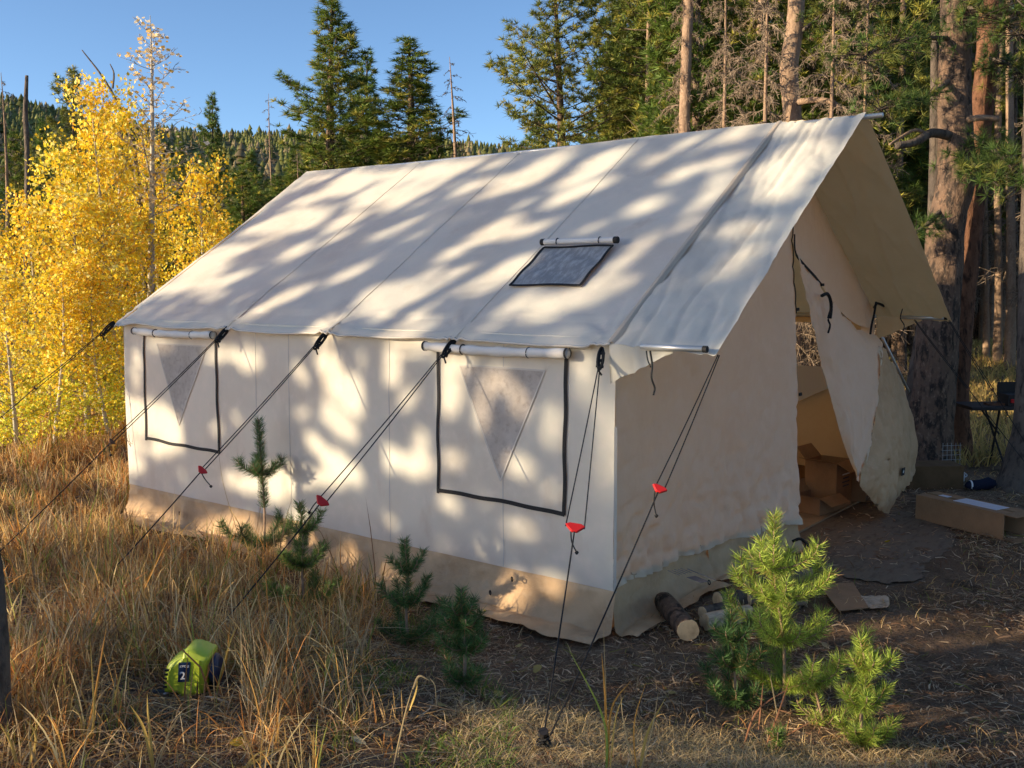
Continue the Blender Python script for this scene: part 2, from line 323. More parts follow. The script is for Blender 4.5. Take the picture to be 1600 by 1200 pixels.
def tree(name, H, r0, crown_base, Rmax, shape, nb, tr=.14, K=13, nw=.02, droop=0., seed=1, green=(.058, .085, .022),
         yellow=.2, density=1.0, deadlow=14, bark=None, tufts_filter=None, irregular=.25, tuft_space=.16, parent_label=None):
    r = np.random.RandomState(seed); P, R = trunk_mesh(H, r0, seed=seed, lean=r.uniform(-.015, .015))
    root = bpy.data.objects.new(name, None); COL.objects.link(root)
    tp = lambda z: np.array([np.interp(z, P[:, 2], P[:, 0]), np.interp(z, P[:, 2], P[:, 1]), z])
    V, F = tube(P, R, 9); MB().add(V, F).obj('trunk', bark or M_bark, root, smooth=True)
    C = []; D = []; L0 = []; L1 = []; W0 = []; TT = []
    lob = r.uniform(0, 6.28, 4)
    for i in range(nb):
        u = (i+r.rand())/nb; h = crown_base+(H*.985-crown_base)*u; az = i*2.4+r.uniform(-.5, .5)
        irr = 1+irregular*math.sin(az*1+lob[0]+h*1.7)+irregular*.7*math.sin(2*az+lob[1]-h*2.3)
        Lb = Rmax*shape(u)*irr*r.uniform(.65, 1.12)
        if Lb < .08: Lb = .08
        el = -.35*(1-u)*droop*2+.75*u**1.5+r.uniform(-.15, .2)
        d0 = np.array([math.cos(az)*math.cos(el), math.sin(az)*math.cos(el), math.sin(el)])
        side = np.array([-math.sin(az), math.cos(az), 0]); b = tp(h)
        k = 5; tt = np.linspace(0, 1, k); upc = .22*Lb
        Q = b+d0*(tt*Lb)[:, None]; Q[:, 2] += upc*(tt**2)*(1-droop)-droop*.25*Lb*tt**1.5
        Q += side*(r.uniform(-.2, .2)*Lb*tt**2)[:, None]
        for a in range(k-1): L0.append(Q[a]); L1.append(Q[a+1]); W0.append((.012+.022*Lb/2)*(1-.2*a))
        nt_ = max(3, int(Lb/tuft_space*density*3.6))
        for _ in range(nt_):
            t = r.uniform(.08, 1)**.8; off = (1.05-t)*.42*Lb*r.uniform(-1, 1)+r.normal()*.04
            q = np.array([np.interp(t, tt, Q[:, c]) for c in range(3)])
            e = q+side*off+np.array([0, 0, r.normal()*.05*Lb+.05])+d0*abs(off)*.5
            C.append(e); D.append(nrm(d0*.7+side*np.sign(off)*.4+np.array([0, 0, .75])))
            if r.rand() < .5: L0.append(q); L1.append(e); W0.append(.007)
            y = r.rand() < yellow
            TT.append((np.array((.36, .33, .06)) if y else np.array(green)*[2.9, 2.6, 1.7])*r.uniform(.65, 1.35))
    C = np.array(C); D = np.array(D); TT = np.array(TT)
    if tufts_filter is not None:
        k = tufts_filter(C); C, D, TT = C[k], D[k], TT[k]
    V, F, T = needles(C, D, K, tr, nw, TT, rng=r); tag(fast('crown', V, F, M_needle, root, T), kind='stuff')
    for i in range(deadlow):
        h = r.uniform(.25*crown_base, crown_base*1.25); az = r.uniform(0, 6.28); Lb = r.uniform(.3, 1.1)*min(1, Rmax)
        b = tp(h); e = b+np.array([math.cos(az), math.sin(az), r.uniform(-.35, .15)])*Lb
        L0.append(b); L1.append(e); W0.append(.010)
        for _ in range(4):
            t = r.uniform(.3, 1); s = b+(e-b)*t; L0.append(s); L1.append(s+np.array([r.normal()*.2, r.normal()*.2, -abs(r.normal())*.15])*Lb); W0.append(.004)
    L0 = np.array(L0); W0 = np.array(W0)[:, None]
    V, F, T = ribbons(L0, np.array(L1), W0, W0*.6, np.tile([[.13, .10, .075]], (len(L0), 1))*r.uniform(.7, 1.3, (len(L0), 1)), r)
    tag(fast('branches', V, F, M_twig, root, T), kind='stuff')
    return root
def dead_tree(name, H, r0, nb, Lmax, fine=40, droop=.4, seed=3, colr=(.19, .155, .12), base=.12, bark=None, up=False, leaves=0):
    r = np.random.RandomState(seed); P, R = trunk_mesh(H, r0, seed=seed)
    root = bpy.data.objects.new(name, None); COL.objects.link(root)
    V, F = tube(P, R, 8); MB().add(V, F).obj('trunk', bark or M_barkpale, root, smooth=True)
    L0 = []; L1 = []; W0 = []
    for i in range(nb):
        u = (i+r.rand())/nb; h = H*(base+(.98-base)*u); az = i*2.4+r.normal()*.4; Lb = Lmax*(1-u*.8)*r.uniform(.45, 1.1)
        el = (.6 if up else .15)+r.normal()*.2
        d0 = np.array([math.cos(az)*math.cos(el), math.sin(az)*math.cos(el), math.sin(el)])
        b = np.array([np.interp(h, P[:, 2], P[:, 0]), np.interp(h, P[:, 2], P[:, 1]), h])
        k = 6; tt = np.linspace(0, 1, k); Q = b+d0*(tt*Lb)[:, None]; Q[:, 2] -= droop*Lb*tt**2
        Q += np.cumsum(r.normal(size=(k, 3))*.03*Lb, 0)
        for a in range(k-1): L0.append(Q[a]); L1.append(Q[a+1]); W0.append((.006+.010*Lb)*(1-.17*a))
        for _ in range(fine):
            t = r.uniform(.15, 1); q = np.array([np.interp(t, tt, Q[:, c]) for c in range(3)])
            l = Lb*r.uniform(.08, .35); v = nrm(d0*.5+r.normal(size=3)*.6+np.array([0, 0, .5 if up else -.45]))*l
            m = q+v*.5; L0.append(q); L1.append(m); W0.append(.008)
            v2 = nrm(v/l+r.normal(size=3)*.5+np.array([0, 0, -.2]))*l*.6; L0.append(m); L1.append(m+v2); W0.append(.006)
            if r.rand() < .6:
                v2 = nrm(v/l+r.normal(size=3)*.7)*l*.4; L0.append(m); L1.append(m+v2); W0.append(.005)
    W0 = np.array(W0)[:, None]
    V, F, T = ribbons(np.array(L0), np.array(L1), W0, W0*.65, np.tile([colr], (len(L0), 1))*r.uniform(.6, 1.35, (len(L0), 1)), r)
    tag(fast('branches', V, F, M_twig, root, T), kind='stuff')
    if leaves:
        E = np.array(L1)[r.choice(len(L1), leaves)]; v, f, t = leafset(E, .085, r, [(.85, .68, .42), (.85, .78, .62), (.85, .55, .15)], jit=.06)
        tag(fast('leaves', v, f, M_leaf, root, t), kind='stuff')
    return root
def leafset(C, size, r, cols, jit=.1):
    n = len(C); C = C+r.normal(size=C.shape)*jit
    a = r.normal(size=(n, 3)); a /= np.linalg.norm(a, axis=1)[:, None]
    b = np.cross(a, r.normal(size=(n, 3))); b /= np.linalg.norm(b, axis=1)[:, None]
    s = size*r.uniform(.6, 1.25, (n, 1))
    V = np.stack([C, C+a*s*.45+b*s*.5, C+a*s*1.05, C+a*s*.45-b*s*.5], 1).reshape(-1, 3)
    F = np.arange(n*4).reshape(-1, 4)
    T = np.array(cols)[r.randint(0, len(cols), n)]*r.uniform(.75, 1.2, (n, 1))
    return V, F, np.repeat(T, 4, 0)
def aspen(name, H, seed, nleaf, Rr, cols, low=None, size=.070, crown0=.12):
    r = np.random.RandomState(seed); root = bpy.data.objects.new(name, None); COL.objects.link(root)
    P, R = trunk_mesh(H, .035+.006*H, seed=seed, curve=.12, lean=r.uniform(-.05, .05))
    V, F = tube(P, R, 8); MB().add(V, F).obj('trunk', M_aspb, root, smooth=True)
    L0 = []; L1 = []; W0 = []; E = []; HH = []
    for i in range(52):
        u = (i+r.rand())/52; h = H*(crown0+(.97-crown0)*u); az = i*2.4+r.normal()*.5
        Lb = Rr*(.55+.9*math.sin(math.pi*min(1, u*.85+.12)))*r.uniform(.5, 1.1); el = .35+.5*u+r.normal()*.15
        d0 = np.array([math.cos(az)*math.cos(el), math.sin(az)*math.cos(el), math.sin(el)])
        b = np.array([np.interp(h, P[:, 2], P[:, 0]), np.interp(h, P[:, 2], P[:, 1]), h])
        k = 4; tt = np.linspace(0, 1, k); Q = b+d0*(tt*Lb)[:, None]; Q[:, 2] += .15*Lb*tt**2
        for a in range(k-1): L0.append(Q[a]); L1.append(Q[a+1]); W0.append(.010*(1-.25*a))
        for _ in range(9):
            t = r.uniform(.2, 1); q = np.array([np.interp(t, tt, Q[:, c]) for c in range(3)])
            e = q+nrm(d0+r.normal(size=3)*.8)*Lb*r.uniform(.12, .4); L0.append(q); L1.append(e); W0.append(.004)
            E.append(e); E.append((q+e)/2)
    W0 = np.array(W0)[:, None]
    V, F, T = ribbons(np.array(L0), np.array(L1), W0, W0*.6, np.tile([(.22, .18, .12)], (len(L0), 1)), r)
    tag(fast('branches', V, F, M_twig, root, T), kind='stuff')
    E = np.array(E); E = E[r.permutation(len(E))[:int(len(E)*.62)]]; E = E[r.choice(len(E), nleaf)]
    v, f, t = leafset(E, size, r, cols, jit=.085)
    if low is not None:   # greener foliage low down, a real difference of leaf colour
        k = np.repeat((r.rand(nleaf) < np.clip(.95-E[:, 2]/(H*.62), 0, .55)), 4); t[k] = np.array(low)*r.uniform(.7, 1.2, (k.sum(), 1))
    tag(fast('leaves', v, f, M_leaf, root, t), kind='stuff'); return root
def dup(root, label=None, group=None, cat='tree'):
    c = root.copy(); COL.objects.link(c)
    for ch in root.children:
        k = ch.copy(); COL.objects.link(k); k.parent = c
    return c
USED = set()
def put(proto, px, top, dep, label, group=None, rz=None, sx=1.0, cat='tree', Hproto=None, base=None):
    """stand a tree at the given bearing and depth with its top at the given elevation"""
    o = proto if proto.name not in USED else dup(proto)
    USED.add(proto.name); USED.add(o.name)
    if base is None:
        p = at(px, 433, dep); zb = float(gz(p[0], p[1]))-.03
    else: p = base; zb = base[2]-.03
    zt = at(px, top, dep)[2]; s = (zt-zb)/Hproto
    o.location = (p[0], p[1], zb); o.rotation_euler = (0, 0, rs.uniform(0, 6.28) if rz is None else rz); o.scale = (s*sx, s*sx, s)
    return tag(o, label, cat, group)

# ------------------------------------------------------------------ the tent
W, LEN, HT, RZ, PD = 4.42, 5.15, 1.50, 2.95, .61
TENT = thing('wall_tent', 'large cream canvas wall tent with its front door flap pulled open', 'tent')
def roofpt(x, y): return np.array([x, y, RZ-abs(x-W/2)*(RZ-HT)/(W/2)])
def roof_grid(x0, x1, y0, y1, nu, nv, sag=.012, seed=0, amp=.006, st=(1, 1, 1), sc=2.2, ridge=.6):
    g = np.zeros((nv, nu, 3))
    for i, x in enumerate(np.linspace(x0, x1, nv)):
        for j, y in enumerate(np.linspace(y0, y1, nu)): g[i, j] = roofpt(x, y)
    g = wrinkle(g, amp, sc, st, seed, ridge)
    return g
# main roof, left and right slope; the ridge dips a little between poles and tension lines fan from the tie points
for (xa, xb, sgn) in ((W/2, -.05, 1), (W/2, W+.05, -1)):
    g = roof_grid(xa, xb, 0.0, LEN+.06, 240, 96, seed=3 if sgn > 0 else 9, amp=.012, sc=1.1)
    yy = g[..., 1]; t = np.abs(g[..., 0]-W/2)/(W/2)
    g[..., 2] -= .022*np.sin(np.pi*np.clip(t, 0, 1))*(0.35+.65*np.abs(np.sin(np.pi*yy/1.2)))
    g[..., 2] -= (t > .93)*.022*np.abs(np.sin(np.pi*(yy-.02)/1.2))
    g[..., 2] -= .012*np.sin(np.pi*yy/LEN)*(1-t)
    for y0 in (.05, 1.2, 2.4, 3.58, LEN):
        rr0 = np.hypot(yy-y0, (1-t)*2.6)+.02; an = np.arctan2(yy-y0, (1-t)*2.6)
        g[..., 2] += .010*np.exp(-rr0/.30)*np.cos(an*11+y0*5)*np.clip(rr0/.08, 0, 1)+.006*np.exp(-rr0/.7)*np.cos(an*5+y0*3)
        rt = np.hypot(yy-y0, t*2.6)+.02; an = np.arctan2(yy-y0, t*2.6); g[..., 2] += .004*np.exp(-rt/.4)*np.cos(an*8+y0)*np.clip(rt/.1, 0, 1)
    sheet('roof_slope', g, M_canvas, TENT); 
    if sgn > 0: GROOF = g
def strip(name, P, wd, up, m, parent, lift=.004, thick=.003):
    P = resample(P, max(2, int(np.linalg.norm(np.diff(np.array(P), axis=0), axis=1).sum()/.04)+2)); up = nrm(up)
    T = np.gradient(P, axis=0); T /= np.linalg.norm(T, axis=1)[:, None]; sd = np.cross(T, up); sd /= np.linalg.norm(sd, axis=1)[:, None]
    b = MB(); V = []
    for p, s in zip(P, sd):
        for a, h in ((-1, lift), (1, lift), (1, lift+thick), (-1, lift+thick)): V.append(p+s*a*wd/2+up*h)
    n = len(P); F = [(i*4+j, i*4+(j+1) % 4, i*4+4+(j+1) % 4, i*4+4+j) for i in range(n-1) for j in range(4)]+[(0, 1, 2, 3), (4*n-4, 4*n-3, 4*n-2, 4*n-1)]
    b.add(V, F); return b.obj(name, m, parent)
NR = nrm([-(RZ-HT), 0, W/2])        # left slope normal
def roofsurf(x, y):                 # sample the wrinkled left slope
    i = int(np.clip(round((W/2-x)/(W/2+.05)*95), 0, 95)); j = int(np.clip(round(y/(LEN+.06)*239), 0, 239)); return GROOF[i, j]
for y in (1.18, 2.38, 3.58):
    strip('roof_seam', [roofsurf(x, y) for x in np.linspace(W/2-.03, -.04, 60)], .020, NR, M_canvas, TENT, lift=.001, thick=.0022)
# turned hem along the eave: a soft thick edge
hem = np.array([GROOF[-1, j]+[-.004, 0, -.008] for j in range(0, 240)])
MB().tube(hem, .009, 6).obj('eave_hem', M_seam, TENT, smooth=True)
# porch roof (looser, wrinkled along the slope) with its valance
for sgn in (1, -1):
    nu, nv = 40, 90; g = np.zeros((nv, nu, 3))
    for i, t in enumerate(np.linspace(0, 1, nv)):
        x = W/2-(W/2+.06)*t
        for j, s in enumerate(np.linspace(0, 1, nu)):
            q = roofpt(x, 0); y = .005-(PD+.02)*s-.03*t*s
            q[2] -= .035*math.sin(math.pi*t)*math.sin(math.pi*s)+.03*s*t**6
            g[i, j] = (q[0], y, q[2]+.006)
    g = wrinkle(g, .022, 3.0, (.35, 1.9, .35), 4, 1.2); g = wrinkle(g, .008, 8, (.5, 1.6, .5), 14, 1.2)
    g[:, :3, 2] -= np.array([.0, .010, .014])[None, :]*0+0; 
    if sgn < 0: g[..., 0] = W-g[..., 0]
    sheet('porch_roof', g, M_canvas if sgn > 0 else M_canvas_shade, TENT)
    if sgn > 0: GP = g
    # valance: full depth at the wall corner, tapering to nothing two thirds out
    top = g[-1]; nn = 26; vg = np.zeros((8, nn, 3))
    for j, s in enumerate(np.linspace(0, .62, nn)):
        tp_ = top[min(nu-1, int(s*(nu-1)))]; dz = .22*(1-s/.62)
        for i in range(8):
            vg[i, j] = tp_+np.array([(-1 if sgn > 0 else 1)*(.006*math.sin(9*s+i*.4)-.015*i/7), 0, -dz*i/7-.002*i])
    sheet('porch_valance', vg, M_canvas if sgn > 0 else M_canvas_shade, TENT)
# raised fold where the porch is sewn to the roof
fold = [roofpt(x, .0)+NR*.006 for x in np.linspace(W/2, -.05, 80)]
fg = np.zeros((80, 7, 3))
for i, p in enumerate(fold):
    for j in range(7):
        a = j/6; fg[i, j] = p+np.array([0, -.050*a+.02, 0])+NR*(.007*math.sin(math.pi*a)*(.8+.4*math.sin(i*.13))-.010*(a > .8) + .003)
sheet('roof_fold', fg, M_foldshade, TENT)
# walls
def side_wall(x, name, hole=None):
    nu, nv = 170, 46; g = np.zeros((nv, nu, 3)); s = -1 if x < 1 else 1
    for i, t in enumerate(np.linspace(0, 1, nv)):
        for j, u in enumerate(np.linspace(0, 1, nu)):
            g[i, j] = (x+s*(.012*math.sin(math.pi*t)-.01+.022*t*t), u*LEN, (HT-.005)*(1-t)-.005*math.sin(u*31)*t)
    g = wrinkle(g, .010, 1.5, (1, .9, .7), 11+x, .5)
    for y0 in (0, 1.2, 2.4, 3.58, LEN):
        dz = HT-g[..., 2]; rr0 = np.hypot(g[..., 1]-y0, dz)+.02; an = np.arctan2(g[..., 1]-y0, dz)
        g[..., 0] += s*.007*np.exp(-rr0/.40)*np.cos(an*9+y0*4)*np.clip(rr0/.08, 0, 1)
    for y0 in (.6, 1.9, 3.0, 4.3):
        dz = g[..., 2]; rr0 = np.hypot(g[..., 1]-y0, dz)+.02; an = np.arctan2(g[..., 1]-y0, dz); g[..., 0] += s*.006*np.exp(-rr0/.35)*np.cos(an*7+y0*4)*np.clip(rr0/.08, 0, 1)
    return g
g = side_wall(0., 'left'); GW = g; sheet('left_wall', g, M_canvas, TENT)
for y in (.84, 1.83, 2.9, 3.3):
    j = int(y/LEN*169); strip('wall_seam', g[2:, j], .006, (-1, 0, 0), M_seam, TENT, lift=.001, thick=.0015)
g = side_wall(W, 'right'); nv, nu, _ = g.shape
idx = np.arange(nv*nu).reshape(nv, nu); F = np.stack([idx[:-1, :-1], idx[:-1, 1:], idx[1:, 1:], idx[1:, :-1]], -1).reshape(-1, 4)
ctr = g.reshape(-1, 3)[F].mean(1)
keep = ~((ctr[:, 1] > .45) & (ctr[:, 1] < 1.35) & (ctr[:, 2] > .95) & (ctr[:, 2] < 1.40))
fast('right_wall', g.reshape(-1, 3), F[keep], M_canvas_shade, TENT, smooth=True)
# canvas cover half fallen across the right-hand window, seen through the door
MB().add([(W-.03, .30, .98), (W-.03, 1.4, .98), (W-.03, 1.40, .70), (W-.05, .72, .62), (W-.04, .36, .80), (W-.03, .34, 1.2)], [(0, 1, 2, 3, 4)]).obj('window_cover', M_fabric, TENT, solid=.004)
# rear wall (gable)
nu = 50; g = np.zeros((30, nu, 3))
for j, u in enumerate(np.linspace(0, 1, nu)):
    x = u*W; zt = roofpt(x, 0)[2]-.01
    for i, t in enumerate(np.linspace(0, 1, 30)): g[i, j] = (x, LEN, zt*(1-t))
sheet('rear_wall', wrinkle(g, .01, 1.6, seed=5), M_canvas_shade, TENT)
# front wall, left half: flat at the top, its hem pulled a little forward at the zip
nu, nv = 70, 90; g = np.zeros((nv, nu, 3))
et = ony(1233, 250, 0.0); eb = ony(1254, 817, -.16)
for j, u in enumerate(np.linspace(0, 1, nu)):
    for i, t in enumerate(np.linspace(0, 1, nv)):
        xr = et[0]*(1-t)+eb[0]*t; x = xr*u; zt = min(roofpt(x, 0)[2], RZ)-.015
        z = zt*(1-t)+t*(eb[2]*u**2)
        y = -.16*t*u**2+.045*math.sin(math.pi*u)*sm(.25, 1, t)
        if i == nv-1: z += .012*math.sin(u*23)
        g[i, j] = (x, y, z)
g = wrinkle(g, .012, 2.4, (1, 1, .8), 2, .7)
lowg = wrinkle(g, .042, 4.6, (1, 1, 1), 6, 1.3); tt = sm(.5, 1., np.linspace(0, 1, nv))[:, None, None]
g = g*(1-tt)+lowg*tt; g = wrinkle(g, .015, 4.5, (1.4, 1, .8), 21, 1.5); g[:, 0, 1] = np.maximum(g[:, 0, 1], 0) * 0
sheet('front_wall', g, M_wallwarm, TENT); GF = g
strip('corner_hem', [GF[i, 0]+[-.004, -.004, 0] for i in range(30, 90)], .018, (-.7, -.7, 0), M_seam, TENT)
strip('door_zip', [GF[i, -1] for i in range(16, 40)], .014, (0, -1, 0), M_web, TENT)
for q in (485, 612):
    z = ony(1243, q, -.05)[2]; i = int(np.argmin(abs(GF[:, -1, 2]-z)))
    MB().box(GF[i, -1]+[.01, -.012, 0], np.array([.022, .006, .012])).obj('door_toggle', M_web, TENT, bevel=.003)
# front wall, right of the door: hangs from the slope down to the tied-back edge
cur = [(1236, 352), (1241, 382), (1262, 418), (1285, 447), (1310, 482), (1337, 506), (1366, 515)]
low = [ony(a, b, -.03) for a, b in cur]
topr = [roofpt(max(p[0], W/2+.02), 0)-[0, 0, .012] for p in low]
mid = [(a*.5+b*.5)+[0, -.01, 0] for a, b in zip(topr, low)]
g = wrinkle(loft([topr, mid, low], 50, 40), .010, 2.4, seed=8); sheet('front_wall', g, M_wallwarm, TENT)
# from there to the right corner
g = loft([[roofpt(x, 0)-[0, 0, .012] for x in (3.9, 4.2, W)], [(4.25, .02, .9), (4.34, .02, .9), (W, 0, .9)], [(4.3, .02, 0), (4.36, .02, 0), (W, 0, 0)]], 10, 20)
sheet('front_wall', g, M_wallwarm, TENT)
# the open door: upper canvas and the tan mud flap with its torn corner
rows = [[ony(1240, 378, -.05), ony(1285, 450, -.07), ony(1335, 508, -.07), ony(1373, 525, -.06)],
        [ony(1263, 470, -.10), ony(1310, 520, -.17), ony(1380, 548, -.17)],
        [ony(1290, 590, -.16), ony(1330, 600, -.27), ony(1374, 606, -.26)],
        [ony(1314, 680, -.24), ony(1338, 690, -.33), ony(1362, 692, -.32)],
        [ony(1334, 742, -.30), ony(1340, 750, -.36), ony(1346, 754, -.36)]]
g = wrinkle(wrinkle(loft(rows, 50, 80), .022, 3.0, (2.6, 1, .45), 3, 1.2), .006, 8, (1.2, 1, .9), 8, 2.)
door = sheet('door_flap', g, M_wallwarm, TENT)
rows = [[ony(1377, 540, -.18), ony(1381, 541, -.17), ony(1385, 543, -.15)],
        [ony(1373, 604, -.26), ony(1392, 600, -.22), ony(1413, 602, -.10)],
        [ony(1363, 682, -.32), ony(1398, 680, -.36), ony(1433, 680, -.14)],
        [ony(1345, 750, -.37), ony(1388, 748, -.42), ony(1427, 745, -.2)],
        [ony(1360, 778, -.37), ony(1390, 788, -.40), ony(1405, 778, -.3)],
        [ony(1372, 795, -.36), ony(1383, 801, -.38), ony(1390, 803, -.36)]]
g = wrinkle(wrinkle(loft(rows, 60, 90), .030, 2.6, (1.6, 1, .7), 5, 1.3), .014, 5.5, (1.2, 1, .9), 8, 2.2); mf = sheet('mud_flap', g, M_flap, TENT)
pc = g[int(.70*89), 32]; nn_ = -gnorm(g)[int(.70*89), 32]; nn_ = nn_ if nn_@(CAM-pc) > 0 else -nn_
Zb = nn_; Xb = nrm(np.cross([0, 0, 1], Zb)); Yb = np.cross(Zb, Xb); RB = np.stack([Xb, Yb, Zb], 1)
pa = MB().box(pc+nn_*.02, np.array([.036, .036, .002]), RB).obj('logo_patch', M_web, TENT)
ring = MB(); em = [pc+nn_*.024+RB@np.array([.013*math.cos(t)*(1.35 if k % 2 else .8), .013*math.sin(t)*(1.35 if k % 2 else .8), 0]) for k, t in enumerate(np.linspace(0, 2*math.pi, 12, endpoint=False))]
ring.add(em, [tuple(range(12))]).obj('emblem', M_white, pa)
# black zip edge and ties on the right door half
ez = [ony(a, b, -.045-.02*k/5) for k, (a, b) in enumerate([(1240, 366), (1240, 388), (1243, 400), (1258, 417), (1272, 432), (1283, 446)])]
strip('door_zip', ez, .022, (0, -1, 0), M_web, TENT, lift=.006)
MB().box(ony(1285, 445, -.09), np.array([.024, .008, .011])).obj('door_toggle', M_web, TENT, bevel=.003)
def tie(pts, y, r=.009):
    MB().tube(spline([ony(a, b, y-.006*k) for k, (a, b) in enumerate(pts)], 6), r, 5).obj('door_tie', M_web, TENT, smooth=True)
tie([(1284, 462), (1292, 459), (1297, 466), (1299, 480), (1297, 497)], -.16, .014)
tie([(1299, 480), (1294, 497), (1297, 508), (1294, 520)], -.17, .008)
tie([(1369, 472), (1366, 490), (1362, 508), (1360, 522)], -.15, .010)
tie([(1410, 483), (1407, 497), (1413, 510), (1406, 528)], -.40, .005)
tie([(1016, 548), (1019, 570), (1018, 590), (1023, 606), (1021, 617)], -.35, .006)
tie([(1010, 548), (1012, 562), (1017, 574)], -.35, .004)
tie([(1388, 482), (1372, 474), (1366, 480)], -.1, .012)
# poles: ridge pole, two porch eave poles, the pale frame leg on the right
MB().tube([(W/2, LEN+.05, RZ-.03), (W/2, -PD-.13, RZ-.022)], .017, 12).obj('ridge_pole', M_alu, TENT, smooth=True)
for x in (.03, W-.03):
    MB().tube([(x, LEN, HT-.035), (x, -.02, HT-.035)], .017, 12).obj('eave_pole', M_alu, TENT, smooth=True)
for x in (-.085, W+.03):
    MB().tube([(x, -.22, HT-.040), (x, -PD-.005, HT-.040)], .017, 12).obj('eave_pole', M_alu, TENT, smooth=True)
    MB().tube([(x, -PD+.012, HT-.040), (x, -PD-.012, HT-.040)], .0185, 12).obj('pole_cap', M_web, TENT)
MB().tube([ony(1379, 528, -.05), ony(1420, 612, -.05)], .013, 8).obj('frame_leg', M_alu, TENT, smooth=True)
for y in (.02, LEN-.05):
    for x in (.03, W-.03): MB().tube([(x, y+.04, -.26), (x, y+.04, HT-.04)], .017, 8).obj('frame_leg', M_alu, TENT, smooth=True)
for y in (.05, 1.8, 3.5, LEN-.04):
    for s in (1, -1): MB().tube([(W/2, y, RZ-.04), (W/2+s*(W/2-.03), y, HT-.05)], .015, 8).obj('rafter_pole', M_alu, TENT, smooth=True)
# sod cloth, left side and front, kicked out over the soil
def sod(path, out, name, lay=.20, seed=0, gap=None, top=.012):
    n = len(path); ds = np.r_[0, np.cumsum([np.linalg.norm(path[k+1]-path[k]) for k in range(n-1)])]; rowsn = 34; g = np.zeros((rowsn, n, 3)); out = np.asarray(out, float)
    for j, p in enumerate(path):
        lj = lay*(1+.22*mn.noise(Vector((ds[j]*1.5, seed, 0)))+.12*mn.noise(Vector((ds[j]*7, seed, 3))))
        for i in range(rowsn):
            t = i/(rowsn-1)
            if t < .5:
                a = t/.5; q = p+out*(.004+.055*a**2+.014*math.sin(a*5+ds[j]*3.1)*a)+np.array([0, 0, top-a*(top+.01)])
                q[2] = p[2]+top+( -.245-p[2]-top)*a
            else:
                a = (t-.5)/.5; q = p+out*(.06+lj*a); q[2] = -.247+.012*math.sin(ds[j]*4.6+3*a)*a+.006+.014*a*math.sin(ds[j]*1.8+1)
            g[i, j] = q
    gg = wrinkle(g, .026, 3.4, (1, 1, 1), seed, .9)
    for j in range(n):
        for i in range(rowsn): gg[i, j, 2] = max(gg[i, j, 2], float(gz(gg[i, j, 0], gg[i, j, 1]))+.006)
    gg[0] = g[0]
    return sheet(name, gg, M_sod, TENT)
sod([np.array([float(np.interp(u*169, np.arange(170), GW[-1, :, 0]))-.002, u*LEN-.02, 0.0]) for u in np.linspace(0, 1, 150)], (-1, 0, 0), 'sod_cloth', .20, 1)
ks = np.ones(9)/9; _b = np.pad(GF[-1], ((4, 4), (0, 0)), mode='edge'); SB = np.stack([np.convolve(_b[:, c], ks, 'valid') for c in range(3)], 1)
SB[:, 0] = GF[-1, :, 0]
sbf = lambda u: np.array([np.interp(u*69, np.arange(70), SB[:, c]) for c in range(3)])+[0, .022, .03]
pf = [sbf(u) for u in np.linspace(0.0, .52, 50)]
sod(pf, (0, -1, 0), 'sod_cloth', .13, 4)
pf = [sbf(u) for u in np.linspace(.52, 1, 60)]
sod(pf, (.05, -.65, 0), 'sod_cloth', .10, 7)
for (px, py) in ((766, 926), (1108, 910), (800, 905), (280, 802)):
    if px < 950: c = onx(px, py, -.085)
    else: c = ony(px, py, -.14)
    b = MB(); b.tube([c+.014*np.array([math.cos(t)*.5, math.cos(t)*.85, math.sin(t)]) for t in np.linspace(0, 6.3, 13)], .004, 5, False).obj('grommet', M_web, TENT, smooth=True)
